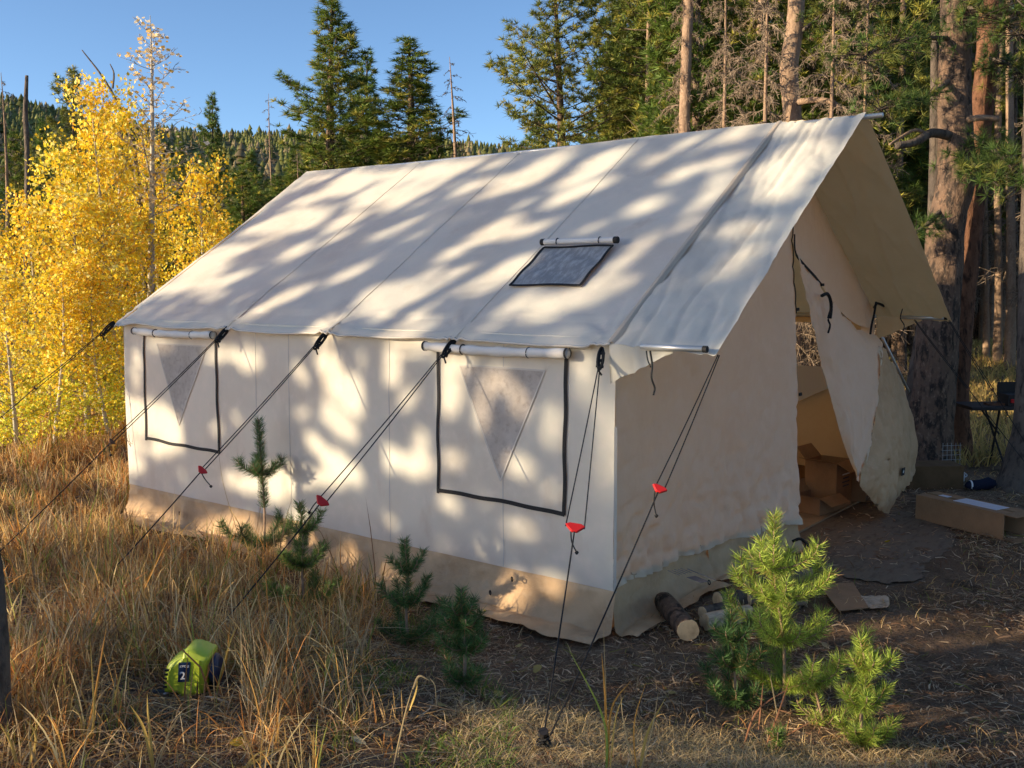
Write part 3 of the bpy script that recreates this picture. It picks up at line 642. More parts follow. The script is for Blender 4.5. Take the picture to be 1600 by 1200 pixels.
# windows on the left wall
def wp(y, z, lift=0):
    j = np.clip(y/LEN*169, 0, 168.9); i = np.clip((HT-z)/HT*45, 0, 44.9); a, b = int(i), int(j); fi, fj = i-a, j-b
    p = (GW[a, b]*(1-fi)*(1-fj)+GW[a+1, b]*fi*(1-fj)+GW[a, b+1]*(1-fi)*fj+GW[a+1, b+1]*fi*fj).copy(); p[0] -= lift; return p
def window(y0, y1, z0, z1, vy0, vy1, vyc, vz1, vz0, wob):
    wd = bpy.data.objects.new('window', None); COL.objects.link(wd); wd.parent = TENT
    n = 12; g = np.zeros((n, n, 3))
    for i in range(n):
        t = i/(n-1); a = vy0*(1-t)+vyc*t; b = vy1*(1-t)+vyc*t; z = vz1*(1-t)+vz0*t
        for j in range(n): g[i, j] = wp(a+(b-a)*j/(n-1), z, .0045)
    sheet('mesh_panel', g, M_mesh, wd)
    for (A, B) in (((vy0, vz1), (vyc, vz0)), ((vy1, vz1), (vyc, vz0)), ((vy0, vz1), (vy1, vz1))):
        strip('stitched_edge', [wp(A[0]+(B[0]-A[0])*t, A[1]+(B[1]-A[1])*t) for t in np.linspace(0, 1, 20)], .010, (-1, 0, 0), M_seam, wd, lift=.005, thick=.002)
    for (A, B, th) in (((y0, z1), (y0-wob, z0), .024), ((y1, z1), (y1+wob, z0), .020), ((y0-wob, z0), (y1+wob, z0+.02), .026)):
        P = [wp(A[0]+(B[0]-A[0])*t+.004*math.sin(t*14), A[1]+(B[1]-A[1])*t+.003*math.sin(t*17), 0) for t in np.linspace(0, 1, 40)]
        strip('webbing_trim', P, th, (-1, 0, 0), M_web, wd, lift=.0065, thick=.004)
    # rolled storm cover under the eave
    ra = .030; P = [np.array([-.055-.004*math.sin(k*.5), y0-.05+(y1-y0+.12)*k/24, z1+.028-.012*math.sin(math.pi*k/24)]) for k in range(25)]
    R_ = [ra*(1+.10*math.sin(k*1.3)+.06*math.sin(k*2.9+1)-(.16 if k in (7, 17) else 0)) for k in range(25)]
    rc = MB().tube(P, R_, 14).obj('rolled_cover', M_canvas2, wd, smooth=True)
    for k in (0, 24):
        c = P[k]; MB().tube([c+[0, -.012 if k else .012, 0], c+[0, .004 if k else -.004, 0]], [ra*1.08, ra*1.08], 14, False).obj('end_band', M_web, wd)
        MB().tube([c+[0, .003 if k else -.003, 0], c+[0, .006 if k else -.006, 0]], ra*.55, 12).obj('roll_end', M_canvas2, wd)
    for f in (.28, .72):
        c = P[int(f*24)]; MB().tube([c+np.array([math.cos(t), 0, math.sin(t)])*(ra*1.05) for t in np.linspace(.5, 4.5, 12)], .004, 5).obj('tie_strap', M_web, wd)
window(.345, 1.37, .425, 1.37, .50, 1.19, .84, 1.285, .565, .0)
window(3.79, 4.81, .44, 1.37, 3.92, 4.62, 4.33, 1.30, .62, .02)
# roof vent: dark mesh panel, trim and rolled cover
V0 = bpy.data.objects.new('roof_vent', None); COL.objects.link(V0); V0.parent = TENT
vx0, vx1, vy0, vy1 = .44, .83, .54, 1.105
n = 14; g = np.zeros((n, n, 3))
for i in range(n):
    for j in range(n): g[i, j] = roofsurf(vx1+(vx0-vx1)*i/(n-1), vy0+(vy1-vy0)*j/(n-1)+.0)
xg = np.linspace(vx1, vx0, n); yg = np.linspace(vy0, vy1, n)
for i in range(n):
    for j in range(n): b = roofpt(xg[i], yg[j]); b[2] += -.02+.0; g[i, j] = b+NR*(.024+.004*math.sin(i*.9+j*.5))
sheet('vent_mesh', g, M_ventm, V0)
for P in ([g[i, 0] for i in range(n)], [g[i, -1] for i in range(n)], [g[0, j] for j in range(n)], [g[-1, j] for j in range(n)]):
    strip('vent_trim', P, .017, NR, M_web, V0, lift=.003, thick=.004)
P = [g[0, 0]+(g[0, -1]-g[0, 0])*t+NR*.028+np.array([.025, 0, .016]) for t in np.linspace(-.03, 1.03, 20)]
MB().tube(P, .021, 12)  .obj('rolled_cover', M_canvas2, V0, smooth=True)
for k in (0, -1): MB().tube([P[k]+[0, .014, 0], P[k]-[0, .014, 0]], .0235, 12, True).obj('end_band', M_web, V0)
for k in (4, 15): MB().tube([P[k]+np.array([math.cos(t), 0, math.sin(t)])*.023 for t in np.linspace(.5, 4, 10)], .004, 5).obj('tie_strap', M_web, V0)
# inside: floor sheet
MB().box((W/2, LEN/2, -.255), np.array([W/2-.06, LEN/2-.06, .008])).obj('floor_sheet', M_int, TENT)

# ------------------------------------------------------------------ guy ropes
def rope_pt(P, t): return P[0]+(P[1]-P[0])*t
def closest(A, B, px, py):
    tt = np.linspace(0, 1, 400); Q = A+(B-A)*tt[:, None]; x, y, z = proj(Q); return tt[np.argmin((x-px)**2+(y-py)**2)]
def guy(A, B, sl, label, double=.03, size=1.0, tail=None, knot=True, loop=True, red=True):
    A = np.array(A, float); B = np.array(B, float); o = thing('guy_rope', label, 'rope', tuple(A), 'black guy ropes of the tent')
    dirv = nrm(B-A); sd = nrm(np.cross(dirv, [0, 0, 1])); upn = np.cross(sd, dirv)
    def mk(b, name, m, **k):
        ob = b.obj(name, m, **k); return local(ob, o)
    ts = closest(A, B, *sl) if sl else .5
    C = A+(B-A)*ts
    def sag(P0, P1, s): return [P0+(P1-P0)*t+np.array([0, 0, -s*4*t*(1-t)]) for t in np.linspace(0, 1, 14)]
    s0 = A+dirv*(.165 if loop else 0)
    b = MB()
    wv = RT*.6+sd*.6; wv = nrm(np.cross(dirv, nrm(CAM-C)))
    b.tube(sag(s0+wv*.004, C+wv*double, .008), .0035, 5); b.tube(sag(s0-wv*.004, C-wv*double, .008), .0035, 5)
    b.tube(sag(C, B, .01), .0040, 5); mk(b, 'rope', M_rope)
    if loop:    # webbing loops and buckle bunched at the eave
        b = MB()
        dn = nrm(dirv-np.array([0, 0, .15]))
        for k, (off, wd_, ln_) in enumerate(((.010, .016, .085), (-.008, .012, .070))):
            c = A+dn*(ln_+.005)+upn*off*.6; e = nrm(wv*math.cos(k*.5)+upn*math.sin(k*.5))
            b.tube([c+e*math.cos(t)*wd_+dn*math.sin(t)*ln_ for t in np.linspace(0, 6.28, 18)], .0075, 6, False)
        for q in (.045, .10, .145): b.tube([A+dn*q-wv*.022, A+dn*q+wv*.022], .009, 6)
        b.tube(spline([A+dn*.13, A+dn*.14-[0, 0, .02]+wv*.01, A+dn*.15-[0, 0, .045]-wv*.012], 4), .006, 5)
        mk(b, 'webbing_loop', M_web, smooth=True)
    # slider plate: a flattened diamond with two rope holes
    e1, e2, e3 = wv, dirv, np.cross(wv, dirv); a = .034*size
    pts = [(-1.25, -.25), (-.7, -.55), (.7, -.55), (1.25, -.25), (.35, .7), (-.35, .7)]
    V = [C+e1*x*a+e2*y*a+e3*z*.008 for z in (-1, 1) for x, y in pts]; m_ = 6
    F = [tuple(range(m_-1, -1, -1)), tuple(range(m_, 2*m_))]+[(i, (i+1) % m_, m_+(i+1) % m_, m_+i) for i in range(m_)]
    mk(MB().add(V, F), 'slider', M_red if red else M_barkred, bevel=.003)
    if tail:
        P = spline([C+e1*.02, C+e1*.02+np.array(tail)*.5+[0, 0, -.01], C+np.array(tail)], 6); mk(MB().tube(P, .0035, 5), 'rope_tail', M_rope)
        mk(MB().tube([P[-1]+[0, 0, .008], P[-1], P[-1]-[0, 0, .010]], [.004, .011, .004], 6), 'knot', M_rope)
    return o
def gnd(x, y, dz=0.): return np.array([x, y, float(gz(x, y))+dz])
S4 = gnd(-1.97, 1.22, .02); S5 = G(849, 1172)+[0, 0, .05]; S3 = gnd(-1.95, 2.42, .02); S2 = gnd(-2.0, 3.6, .02); S1 = gnd(-1.7, 6.1, .02)
A4 = wp(1.20, 1.46)-[.03, 0, 0]; A3 = wp(2.42, 1.465)-[.03, 0, 0]; A2 = wp(3.575, 1.47)-[.03, 0, 0]; A1 = np.array([-.05, LEN+.04, HT-.03]); A5 = np.array([-.05, .06, HT-.06])
guy(A1, S1, (40, 590), 'black guy rope from the far left roof corner in front of yellow leaves', .012, .5, red=False)
guy(A2, S2, (174, 690), 'black guy rope crossing the far window of the tent wall', .010, .7, red=False, tail=(0, .02, -.10))
guy(A3, S3, (318, 736), 'black guy rope between the two windows with a small red slider and knotted tail', .010, .9, tail=(.02, -.06, -.10))
guy(A4, S4, (497, 778), 'doubled black guy rope from the near window corner with a red slider', .022, 1.1, tail=(-.05, .05, -.06))
guy(A5, S5, (901, 824), 'doubled black guy rope hanging steeply at the near tent corner with a wide red slider', .045, 1.15, tail=(.0, -.01, -.12))
AP = np.array([.0, -PD-.035, HT-.075])
guy(AP, S5+[.02, -.02, .01], (1023, 761), 'doubled guy rope from the porch pole, red slider in front of the shaded wall', .022, .9, tail=(-.01, .01, -.13), loop=False)
AR = np.array([W+.02, -PD-.03, HT-.06]); BR = G(1690, 830)
guy(AR, BR, (1565, 600), 'black guy rope running down from the far porch corner to the right', .008, .5, loop=False, red=False)
guy(np.array([W, -.35, HT-.06]), G(1640, 770), (1500, 618), 'thin black guy rope from the right porch pole past the dark trunks', .006, .5, loop=False, red=False)
def stake(p, label, lean):
    o = thing('tent_stake', label, 'tent stake', tuple(p))
    l = nrm(lean); mb = MB().tube([p-[0, 0, .12], p+l*.0, p+l*.10], [.006, .011, .012], 8)
    mb.tube([p+l*.10, p+l*.115], [.02, .02], 8); local(mb.obj('spike', M_dark), o)
    b = MB()
    for k in range(5):
        c = p+l*(.03+.014*k)+np.array([.006*math.sin(k*2), .006*math.cos(k*3), 0]); b.tube([c+np.array([math.cos(t)*.019, math.sin(t)*.019, .006*math.sin(t+k)]) for t in np.linspace(0, 6.2, 10)], .005, 5)
    local(b.obj('knotted_cord', M_rope), o)
stake(S5-[0, 0, .05], 'black stake and knotted cord at the bottom below the near corner ropes', (-.4, -.3, 1))
stake(S4-[0, 0, .03], 'stake of the near window rope hidden in grass beside the green trimmer', (-.6, 0, 1))

# ------------------------------------------------------------------ small things round the tent
def frame(ax, up=(0, 0, 1)):
    x = nrm(ax); z = np.array(up, float); y = nrm(np.cross(z, x)); z = np.cross(x, y); return np.stack([x, y, z], 1)
# long carton: body of six sheets, open right-hand end with two flaps
A = G(1430, 812); B = G(1567, 845); A[2] = B[2] = -.262; ln = np.linalg.norm(B-A); FR = frame(B-A); bw, bh = .27, .205
if FR[:, 1]@FW < 0: FR[:, 1] *= -1
o = thing('long_carton', 'long brown cardboard carton with a white label lying right of the tent', 'box', tuple(A))
def bx(c, h, name, m, par, org, bev=.0): 
    mb = MB().box(org+FR@np.array(c), np.array(h), FR); return local(mb.obj(name, m, bevel=bev), par)
th = .004
bx((ln/2, th, bh/2), (ln/2, th, bh/2), 'side_panel', M_card, o, A); bx((ln/2, bw-th, bh/2), (ln/2, th, bh/2), 'side_panel', M_card, o, A)
bx((ln/2, bw/2, th), (ln/2, bw/2-2*th, th), 'bottom_panel', M_card, o, A); bx((ln/2, bw/2, bh+.003), (ln/2+.002, bw/2+.002, .003), 'top_panel', M_card, o, A)
bx((th, bw/2, bh/2), (th, bw/2-2*th, bh/2-.004), 'end_panel', M_card, o, A)
def flap(p0, p1, dirv, L_, name):
    p0, p1, dirv = [A+FR@np.array(q) if k < 2 else FR@np.array(q) for k, q in enumerate((p0, p1, dirv))]
    dv = nrm(dirv)*L_; nn = nrm(np.cross(p1-p0, dv))*.003
    V = [p0+nn, p1+nn, p1+dv*1+nn, p0+dv+nn, p0-nn, p1-nn, p1+dv-nn, p0+dv-nn]
    local(MB().add(V, [(0, 1, 2, 3), (7, 6, 5, 4), (0, 4, 5, 1), (1, 5, 6, 2), (2, 6, 7, 3), (3, 7, 4, 0)]).obj(name, M_card), o)
flap((ln, 0, bh), (ln, bw, bh), (1, .1, -.05), .10, 'end_flap'); flap((ln, 0, .006), (ln, bw, .006), (1, -.15, -.02), .13, 'end_flap'); flap((ln, bw, 0.02), (ln, bw, bh-.01), (.5, .85, 0), .10, 'end_flap')
lb = bx((ln*.62, bw*.56, bh+.0075), (.20, .085, .0012), 'label', M_label, o, A)
def sub(c, h, m, name='print'): mb = MB().box(A+FR@np.array(c), np.array(h), FR); q = mb.obj(name, m); q.parent = lb; q.matrix_parent_inverse = Matrix.Translation(-Vector(o.location)); return q
sub((ln*.62+.07, bw*.50, bh+.0095), (.058, .030, .0006), M_ink)
for k in range(5): sub((ln*.62-.09, bw*.36+.022*k, bh+.0095), (.05-.008*(k % 2), .0028, .0005), M_ink)
sub((ln*.62+.01, bw*.78, bh+.0095), (.12, .004, .0005), M_ink)
bx((ln*.2, bw*.6, bh+.0075), (.045, .03, .001), 'label', M_label, o, A)
bx((ln*.5, bw*.5, bh+.0066), (ln*.49, .022, .0005), 'packing_tape', M_tape, o, A)

def open_box(px, py, wx, wy, wz, rot, label, flaps=True, m=M_card, z=-.245):
    p = onz(px, py, z); o = thing('cardboard_box', label, 'box', tuple(p)); o.rotation_euler = (0, 0, rot)
    for (c, h, nme) in (((0, -wy/2, wz/2), (wx/2, .003, wz/2), 'side_panel'), ((0, wy/2, wz/2), (wx/2, .003, wz/2), 'side_panel'), ((-wx/2, 0, wz/2), (.003, wy/2-.003, wz/2), 'side_panel'),
                      ((wx/2, 0, wz/2), (.003, wy/2-.003, wz/2), 'side_panel'), ((0, 0, .004), (wx/2-.004, wy/2-.004, .003), 'bottom_panel')):
        MB().box(c, np.array(h)).obj(nme, m, o)
    if flaps:
        for (sx, sy, tl) in ((0, -1, -.5), (0, 1, .8), (-1, 0, .25), (1, 0, -.2)):
            L_ = (wy if sy else wx)*.48; bse = np.array([sx*wx/2, sy*wy/2, wz]); dv = np.array([sx*math.cos(tl), sy*math.cos(tl), math.sin(tl)])*L_
            al = np.array([sy*wx/2*.97, sx*wy/2*.97, 0]); nn = nrm(np.cross(al, dv))*.002
            V = [bse-al+nn, bse+al+nn, bse+al*.97+dv+nn, bse-al*.97+dv+nn, bse-al-nn, bse+al-nn, bse+al*.97+dv-nn, bse-al*.97+dv-nn]
            MB().add(V, [(0, 1, 2, 3), (7, 6, 5, 4), (0, 4, 5, 1), (1, 5, 6, 2), (2, 6, 7, 3), (3, 7, 4, 0)]).obj('box_flap', M_card, o)
    return o
open_box(1275, 797, .34, .26, .15, -.15, 'low open cardboard box just inside the tent doorway', True)
ob = open_box(1293, 788, .30, .30, .42, -.1, 'tall printed cardboard box behind the low box inside the tent doorway', True)
for k in range(4): MB().box((.03, -.1555, .30-.035*k), np.array([.07-.012*(k % 2), .001, .006])).obj('printed_line', M_ink if k else M_white, ob)
open_box(1326, 778, .26, .3, .36, .3, 'plain cardboard box half hidden by the hanging door flap', False)
open_box(1262, 742, .8, .5, .34, .05, 'wide pale carton standing deeper inside the tent', True)
open_box(1280, 706, .45, .4, .62, .3, 'tallest carton at the back of the tent seen through the doorway', False)

# dark worn mat in front of the door
pts = [(1238, 845), (1290, 800), (1345, 786), (1420, 800), (1478, 822), (1492, 850), (1450, 880), (1432, 905), (1370, 908), (1290, 895), (1235, 880)]
Pm = spline([onz(a, b, -.262) for a, b in pts]+[onz(*pts[0], -.262)], 9)[:-1]; c = Pm.mean(0); Pm = np.array([c+(p-c)*(1+.05*mn.noise(Vector((k*.35, 0, 0)))+.02*math.sin(k*1.9)) for k, p in enumerate(Pm)])
rr_ = [c+(Pm-c)*s for s in np.linspace(0, 1, 14)]; n = len(Pm); V = np.array(rr_).reshape(-1, 3)
V[:, 2] = np.maximum(-.263, gz(V[:, 0], V[:, 1])+.003)+.012*np.array([mn.noise(Vector((p[0]*4, p[1]*4, 0))) for p in V])
F = np.array([(i*n+j, i*n+(j+1) % n, (i+1)*n+(j+1) % n, (i+1)*n+j) for i in range(13) for j in range(n)])
tag(fast('ground_mat', V, F, M_mat, smooth=True), 'dark dusty mat spread on the ground in front of the tent doorway', 'mat')
# flat cardboard and crumpled scrap
def plate(name, px, label, cat, z=.02, m=M_card, wr=0.):
    P = [G(a, b)+[0, 0, z+wr*math.sin(k*2.1)] for k, (a, b) in enumerate(px)]; n = len(P); V = P+[p-np.array([0, 0, .006]) for p in P]
    o = MB().add(V, [tuple(range(n)), tuple(range(2*n-1, n-1, -1))]+[(i, i+n, (i+1) % n+n, (i+1) % n) for i in range(n)]).obj(name, m); return tag(o, label, cat)
plate('cardboard_sheet', [(1311, 961), (1357, 956), (1333, 917), (1278, 918)], 'flat brown cardboard sheet on the ground beside the firewood', 'cardboard', .03)
plate('cardboard_scrap', [(1252, 960), (1311, 962), (1285, 936), (1262, 935)], 'dull cardboard scrap under the end of the flat cardboard sheet', 'cardboard', .012, M_cardin)
g = loft([[G(1345, 938), G(1368, 936), G(1388, 941)], [G(1352, 950), G(1370, 947), G(1390, 949)], [G(1360, 957), G(1378, 958), G(1387, 956)]], 16, 12)
g[..., 2] += .03; tag(sheet('crumpled_paper', wrinkle(g, .03, 14, seed=3), M_split), 'crumpled pale packing paper right of the flat cardboard', 'paper')
# firewood
def log(P0, P1, r, label, m=M_barkdark, group=None, seed=0, flat=False):
    P0, P1 = np.array(P0, float), np.array(P1, float); o = thing('firewood_log', label, 'log', tuple(P0), group)
    T = nrm(P1-P0); a = nrm(np.cross(T, [0, 0, 1])); b = np.cross(T, a); n = 16; V = []; r_ = random.Random(seed)
    pr = [1+r_.uniform(-.06, .06) for _ in range(n)]
    if flat: pr = [1.15 if k % 5 else .75 for k in range(n)]
    ks = 6
    for i in range(ks):
        for j in range(n):
            t = 2*math.pi*j/n; q = r*pr[j]*(1+.03*math.sin(i*2+j)); V.append(P0+(P1-P0)*i/(ks-1)+a*math.cos(t)*q+b*math.sin(t)*q)
    F = [(i*n+j, i*n+(j+1) % n, (i+1)*n+(j+1) % n, (i+1)*n+j) for i in range(ks-1) for j in range(n)]
    local(MB().add(V, F).obj('bark', m, smooth=True), o)
    for (c0, vs, s) in ((P0, V[:n], -1), (P1, V[-n:], 1)):
        mb = MB(); vv = [v+T*s*.004 for v in vs]; mb.add(vv+[c0+T*s*.006], [(j, (j+1) % n, n) if s > 0 else ((j+1) % n, j, n) for j in range(n)])
        for j in range(n): mb.add([vs[j], vs[(j+1) % n], vv[(j+1) % n], vv[j]], [(0, 1, 2, 3)])
        local(mb.obj('cut_end', M_woodcut), o)
    return o
r = .064; e = onz(1075, 985, -.19); k = onz(1050, 955, -.19); e = e; log(e, e+nrm(k-e)*.52, r, 'single thick log with its pale cut end facing forward beside the tent corner', M_bark)
log(onz(1102, 972, -.2), onz(1170, 958, -.2), .045, 'pale split log lying right of the thick log', M_split, flat=True, seed=2)
log(onz(1098, 958, -.19), onz(1150, 946, -.19), .040, 'grey weathered log lying behind the pale split log', M_barkdark, seed=3)
log(onz(1122, 938, -.17), onz(1192, 928, -.17), .055, 'dark barked log behind the bright green sapling', M_barkdark, seed=4)
ax = nrm([-.85, .55, 0.0])*.42
ends = [((1253, 901), .048, 'uppermost left log of the stack'), ((1266, 899), .045, 'uppermost right log of the stack'), ((1258, 926), .043, 'middle log of the stack with a broad pale end'),
        ((1270, 918), .042, 'right-hand log of the stack touching the cardboard'), ((1246, 928), .045, 'left lower log of the stack'), ((1256, 938), .034, 'thin bottom log of the stack')]
zz = [-.10, -.10, -.175, -.175, -.19, -.235]
for k, ((a, b), r, l) in enumerate(ends):
    e = onz(a, b, zz[k]); log(e, e+ax, r, l, M_barkpale if k % 2 else M_barkdark, 'stacked firewood logs', seed=k+9)
# black cord end and dark corner thing near sod end
MB().tube(spline([ony(1238, 846, -.2), ony(1250, 842, -.25), ony(1260, 850, -.28), ony(1262, 860, -.28)], 5), .012, 6).obj('sod_strap', M_web, TENT, smooth=True)

# trimmer
T0 = G(300, 1078); dT = float((T0-CAM)@FW); o = thing('string_trimmer', 'lime green grass trimmer engine lying in dry grass at lower left', 'grass trimmer', tuple(T0))
sc = dT/FOC; xa = nrm([RT[0], RT[1], 0]); ya = nrm([-FW[0], -FW[1], 0.25]); za = np.cross(xa, ya)*1; za = np.array([0, 0, 1.])
def tp3(u, v, dpt): # zoom coords -> world in trimmer plane
    px = 240+u*.0875; py = 980+v*.0875; return T0+xa*(px-300)*sc+za*(1078-py)*sc*1.04-nrm(FW*[1, 1, 0])*dpt
out = [(275, 1050), (285, 800), (320, 640), (380, 550), (500, 470), (635, 425), (660, 330), (720, 305), (820, 308), (940, 345), (1010, 388), (1085, 405), (1110, 460), (1065, 600), (1040, 850), (1010, 1070), (800, 1130), (620, 1150), (500, 1060)]
n = len(out); cu, cv = 700, 760
def ringp(f, dpt): return [tp3(cu+(u-cu)*f, cv+(v-cv)*f, dpt) for u, v in out]
lay = [(.72, .085), (.93, .078), (1.0, .05), (1.0, -.06), (.9, -.085), (.6, -.09)]
V = [p for f, dd in lay for p in ringp(f, dd)]; F = [(i*n+j, i*n+(j+1) % n, (i+1)*n+(j+1) % n, (i+1)*n+j) for i in range(len(lay)-1) for j in range(n)]
F += [tuple(range(n)), tuple((len(lay)-1)*n+j for j in range(n))[::-1]]
hs = local(MB().add(V, F).obj('engine_housing', M_lime, bevel=.004, smooth=False), o)
hs.data.polygons.foreach_set('use_smooth', [True]*len(hs.data.polygons))
def quad(name, uvs, dpt, m, th=.003, par=None):
    k = len(uvs); V = [tp3(u, v, dpt+th) for u, v in uvs]+[tp3(u, v, dpt-.02) for u, v in uvs]
    return local(MB().add(V, [tuple(range(k)), tuple(range(2*k-1, k-1, -1))]+[(i, i+k, (i+1) % k+k, (i+1) % k) for i in range(k)]).obj(name, m), o)
quad('label_plate', [(590, 505), (800, 495), (750, 830), (560, 840)], .0865, M_bluep)
for k in range(5):
    v = 630+k*72; quad('vent_slot', [(330-k*10, v), (460-k*6, v-12), (458-k*6, v+22), (322-k*10, v+34)], .0805, M_blackp, .002)
quad('side_rib', [(860, 480), (950, 470), (930, 1040), (850, 1050)], .086, M_lime, .005)
def text(s, u, v, size, par, name='lettering'):
    cu_ = bpy.data.curves.new(name, 'FONT'); cu_.body = s; cu_.size = size; cu_.extrude = .0006; cu_.align_x = 'CENTER'; cu_.align_y = 'CENTER'; cu_.offset = size*.02
    t = bpy.data.objects.new(name, cu_); COL.objects.link(t); dg = bpy.context.evaluated_depsgraph_get(); me = bpy.data.meshes.new_from_object(t.evaluated_get(dg))
    bpy.data.objects.remove(t); q = bpy.data.objects.new(name, me); me.materials.clear(); me.materials.append(M_white); COL.objects.link(q)
    zax = -nrm(FW*[1, 1, 0]); p = tp3(u, v, .0912); R = Matrix(((xa[0], 0, zax[0], p[0]), (xa[1], 0, zax[1], p[1]), (xa[2], 1, zax[2], p[2]), (0, 0, 0, 1)))
    q.matrix_world = R; q.parent = par; q.matrix_parent_inverse = Matrix.Translation(-Vector(par.location)); return q
text('2', 655, 730, .048, o); text('RYOBI', 692, 565, .0145, o)
c0 = tp3(1060, 740, .0); c1 = tp3(1230, 720, .0)
local(MB().tube([c0, c0+(c1-c0)*.25, c0+(c1-c0)*.7, c1], [.062, .068, .066, .045], 20).obj('starter_cover', M_bluep, smooth=True, bevel=.002), o)
local(MB().tube([tp3(600, 1090, .02), tp3(200, 1150, .03), tp3(-60, 1120, .03)], [.026, .022, .018], 10).obj('clutch_housing', M_blackp, smooth=True), o)
local(MB().tube(spline([tp3(-60, 1120, .03), tp3(-600, 1040, .02), tp3(-900, 1080, .03), tp3(-1600, 1250, .05)], 6), .011, 8).obj('drive_shaft', M_blackp, smooth=True), o)
local(MB().tube(spline([tp3(-520, 1090, .03), tp3(-640, 1000, .03), tp3(-800, 1000, .04), tp3(-930, 1060, .03)], 6), .013, 8).obj('handle', M_blackp, smooth=True), o)
local(MB().box(tp3(290, 1110, .05), np.array([.010, .006, .006])).obj('switch', M_white, bevel=.002), o)
local(MB().tube([tp3(960, 1060, 0), tp3(1180, 1090, 0), tp3(1260, 1130, .02)], [.04, .035, .02], 10).obj('fuel_tank', M_blackp, smooth=True), o)

# folding table with stove, far right
tz = .42; a = onz(1519, 637, tz); o = thing('folding_table', 'small dark folding table standing behind the trees at the right edge', 'table', (a[0], a[1], float(gz(a[0], a[1]))))
tx = nrm([RT[0], RT[1], 0]); ty = nrm([FW[0], FW[1], 0]); FR = np.stack([tx, ty, [0, 0, 1]], 1)
local(MB().box(a+tx*.5+ty*.25+[0, 0, -.015], np.array([.5, .25, .018]), FR).obj('tabletop', M_dark, bevel=.005), o)
zg = float(gz(a[0], a[1]))
for u in (.42, .9):
    for (s, t) in ((.05, .42), (.42, .05)):
        P0 = a+tx*(u-.10)+ty*s-[0, 0, .02]; P1 = a+tx*(u+.0)+ty*t; P1[2] = zg; local(MB().tube([P0, P1], .012, 6).obj('leg', M_dark), o)
local(MB().tube([a+tx*.18+ty*.2-[0, 0, .03], a+tx*.40+ty*.2-[0, 0, .32]], .010, 6).obj('brace', M_dark), o)
s0 = a+tx*.44+ty*.2; o = thing('camp_stove', 'black camp stove with a red part standing on the folding table', 'stove', tuple(s0))
local(MB().box(s0+tx*.15+[0, 0, .065], np.array([.17, .12, .062]), FR).obj('stove_body', M_dark, bevel=.006), o)
local(MB().box(s0+tx*.15+ty*.13+[0, 0, .16], np.array([.17, .01, .08]), FR).obj('wind_lid', M_dark, bevel=.004), o)
local(MB().box(s0+tx*.07-ty*.13+[0, 0, .06], np.array([.06, .012, .02]), FR).obj('regulator', M_red, bevel=.004), o)
local(MB().box(s0-tx*.1+[0, 0, .012], np.array([.10, .06, .012]), FR).obj('side_shelf', M_barkred), o)
# wire rack, dark crate, white bottle, navy bag behind the mat
c = G(1484, 745); o = thing('wire_rack', 'small pale wire rack standing at the foot of the dark trunks', 'rack', tuple(c))
for k in range(5): local(MB().tube([c+tx*(-.08+.045*k)+[0, 0, .12], c+tx*(-.085+.045*k)+[0, 0, .36]], .0025, 5).obj('wire', M_wire), o)
for k in range(5): local(MB().tube([c+tx*-.09+[0, 0, .13+.05*k], c+tx*.11+[0, 0, .135+.05*k]], .0025, 5).obj('wire', M_wire), o)
for k in (-.08, .10): local(MB().tube([c+tx*k, c+tx*k+[0, 0, .13]], .005, 5).obj('leg', M_dark), o)
c = G(1462, 765); o = thing('storage_crate', 'low dark brown crate in the shade behind the mat', 'crate', tuple(c))
for (q, h, nm) in (((0, 0, .11), (.27, .008, .11), 'side_panel'), ((0, .3, .11), (.27, .008, .11), 'side_panel'), ((-.26, .15, .11), (.008, .14, .11), 'side_panel'), ((.26, .15, .11), (.008, .14, .11), 'side_panel'), ((0, .15, .225), (.275, .16, .010), 'lid')):
    local(MB().box(c+FR@np.array(q), np.array(h), FR).obj(nm, M_cardin, bevel=.003), o)
c = G(1501, 752); o = thing('white_jug', 'small white plastic jug standing behind the long carton', 'jug', tuple(c))
local(MB().tube([c, c+[0, 0, .01], c+[0, 0, .07], c+[0, 0, .10], c+[0, 0, .12]], [.03, .038, .038, .018, .014], 12).obj('jug_body', M_white, smooth=True), o)
local(MB().tube(spline([c+tx*.03+[0, 0, .04], c+tx*.065+[0, 0, .06], c+tx*.02+[0, 0, .10]], 4), .006, 6).obj('handle', M_white), o)
c = G(1532, 765); o = thing('navy_bag', 'dark navy bag with a white stripe lying behind the long carton', 'bag', tuple(c))
P = [c+tx*x+[0, 0, .05+.015*math.sin(x*20)] for x in (-.15, -.13, -.08, 0, .08, .13, .15)]
local(MB().tube(P, [.015, .042, .058, .05, .06, .04, .015], 14).obj('bag_body', M_navy, smooth=True), o)
local(MB().tube([P[1]+tx*.02, P[1]+tx*.035], [.050, .053], 14, False).obj('stripe', M_white, smooth=True), o)

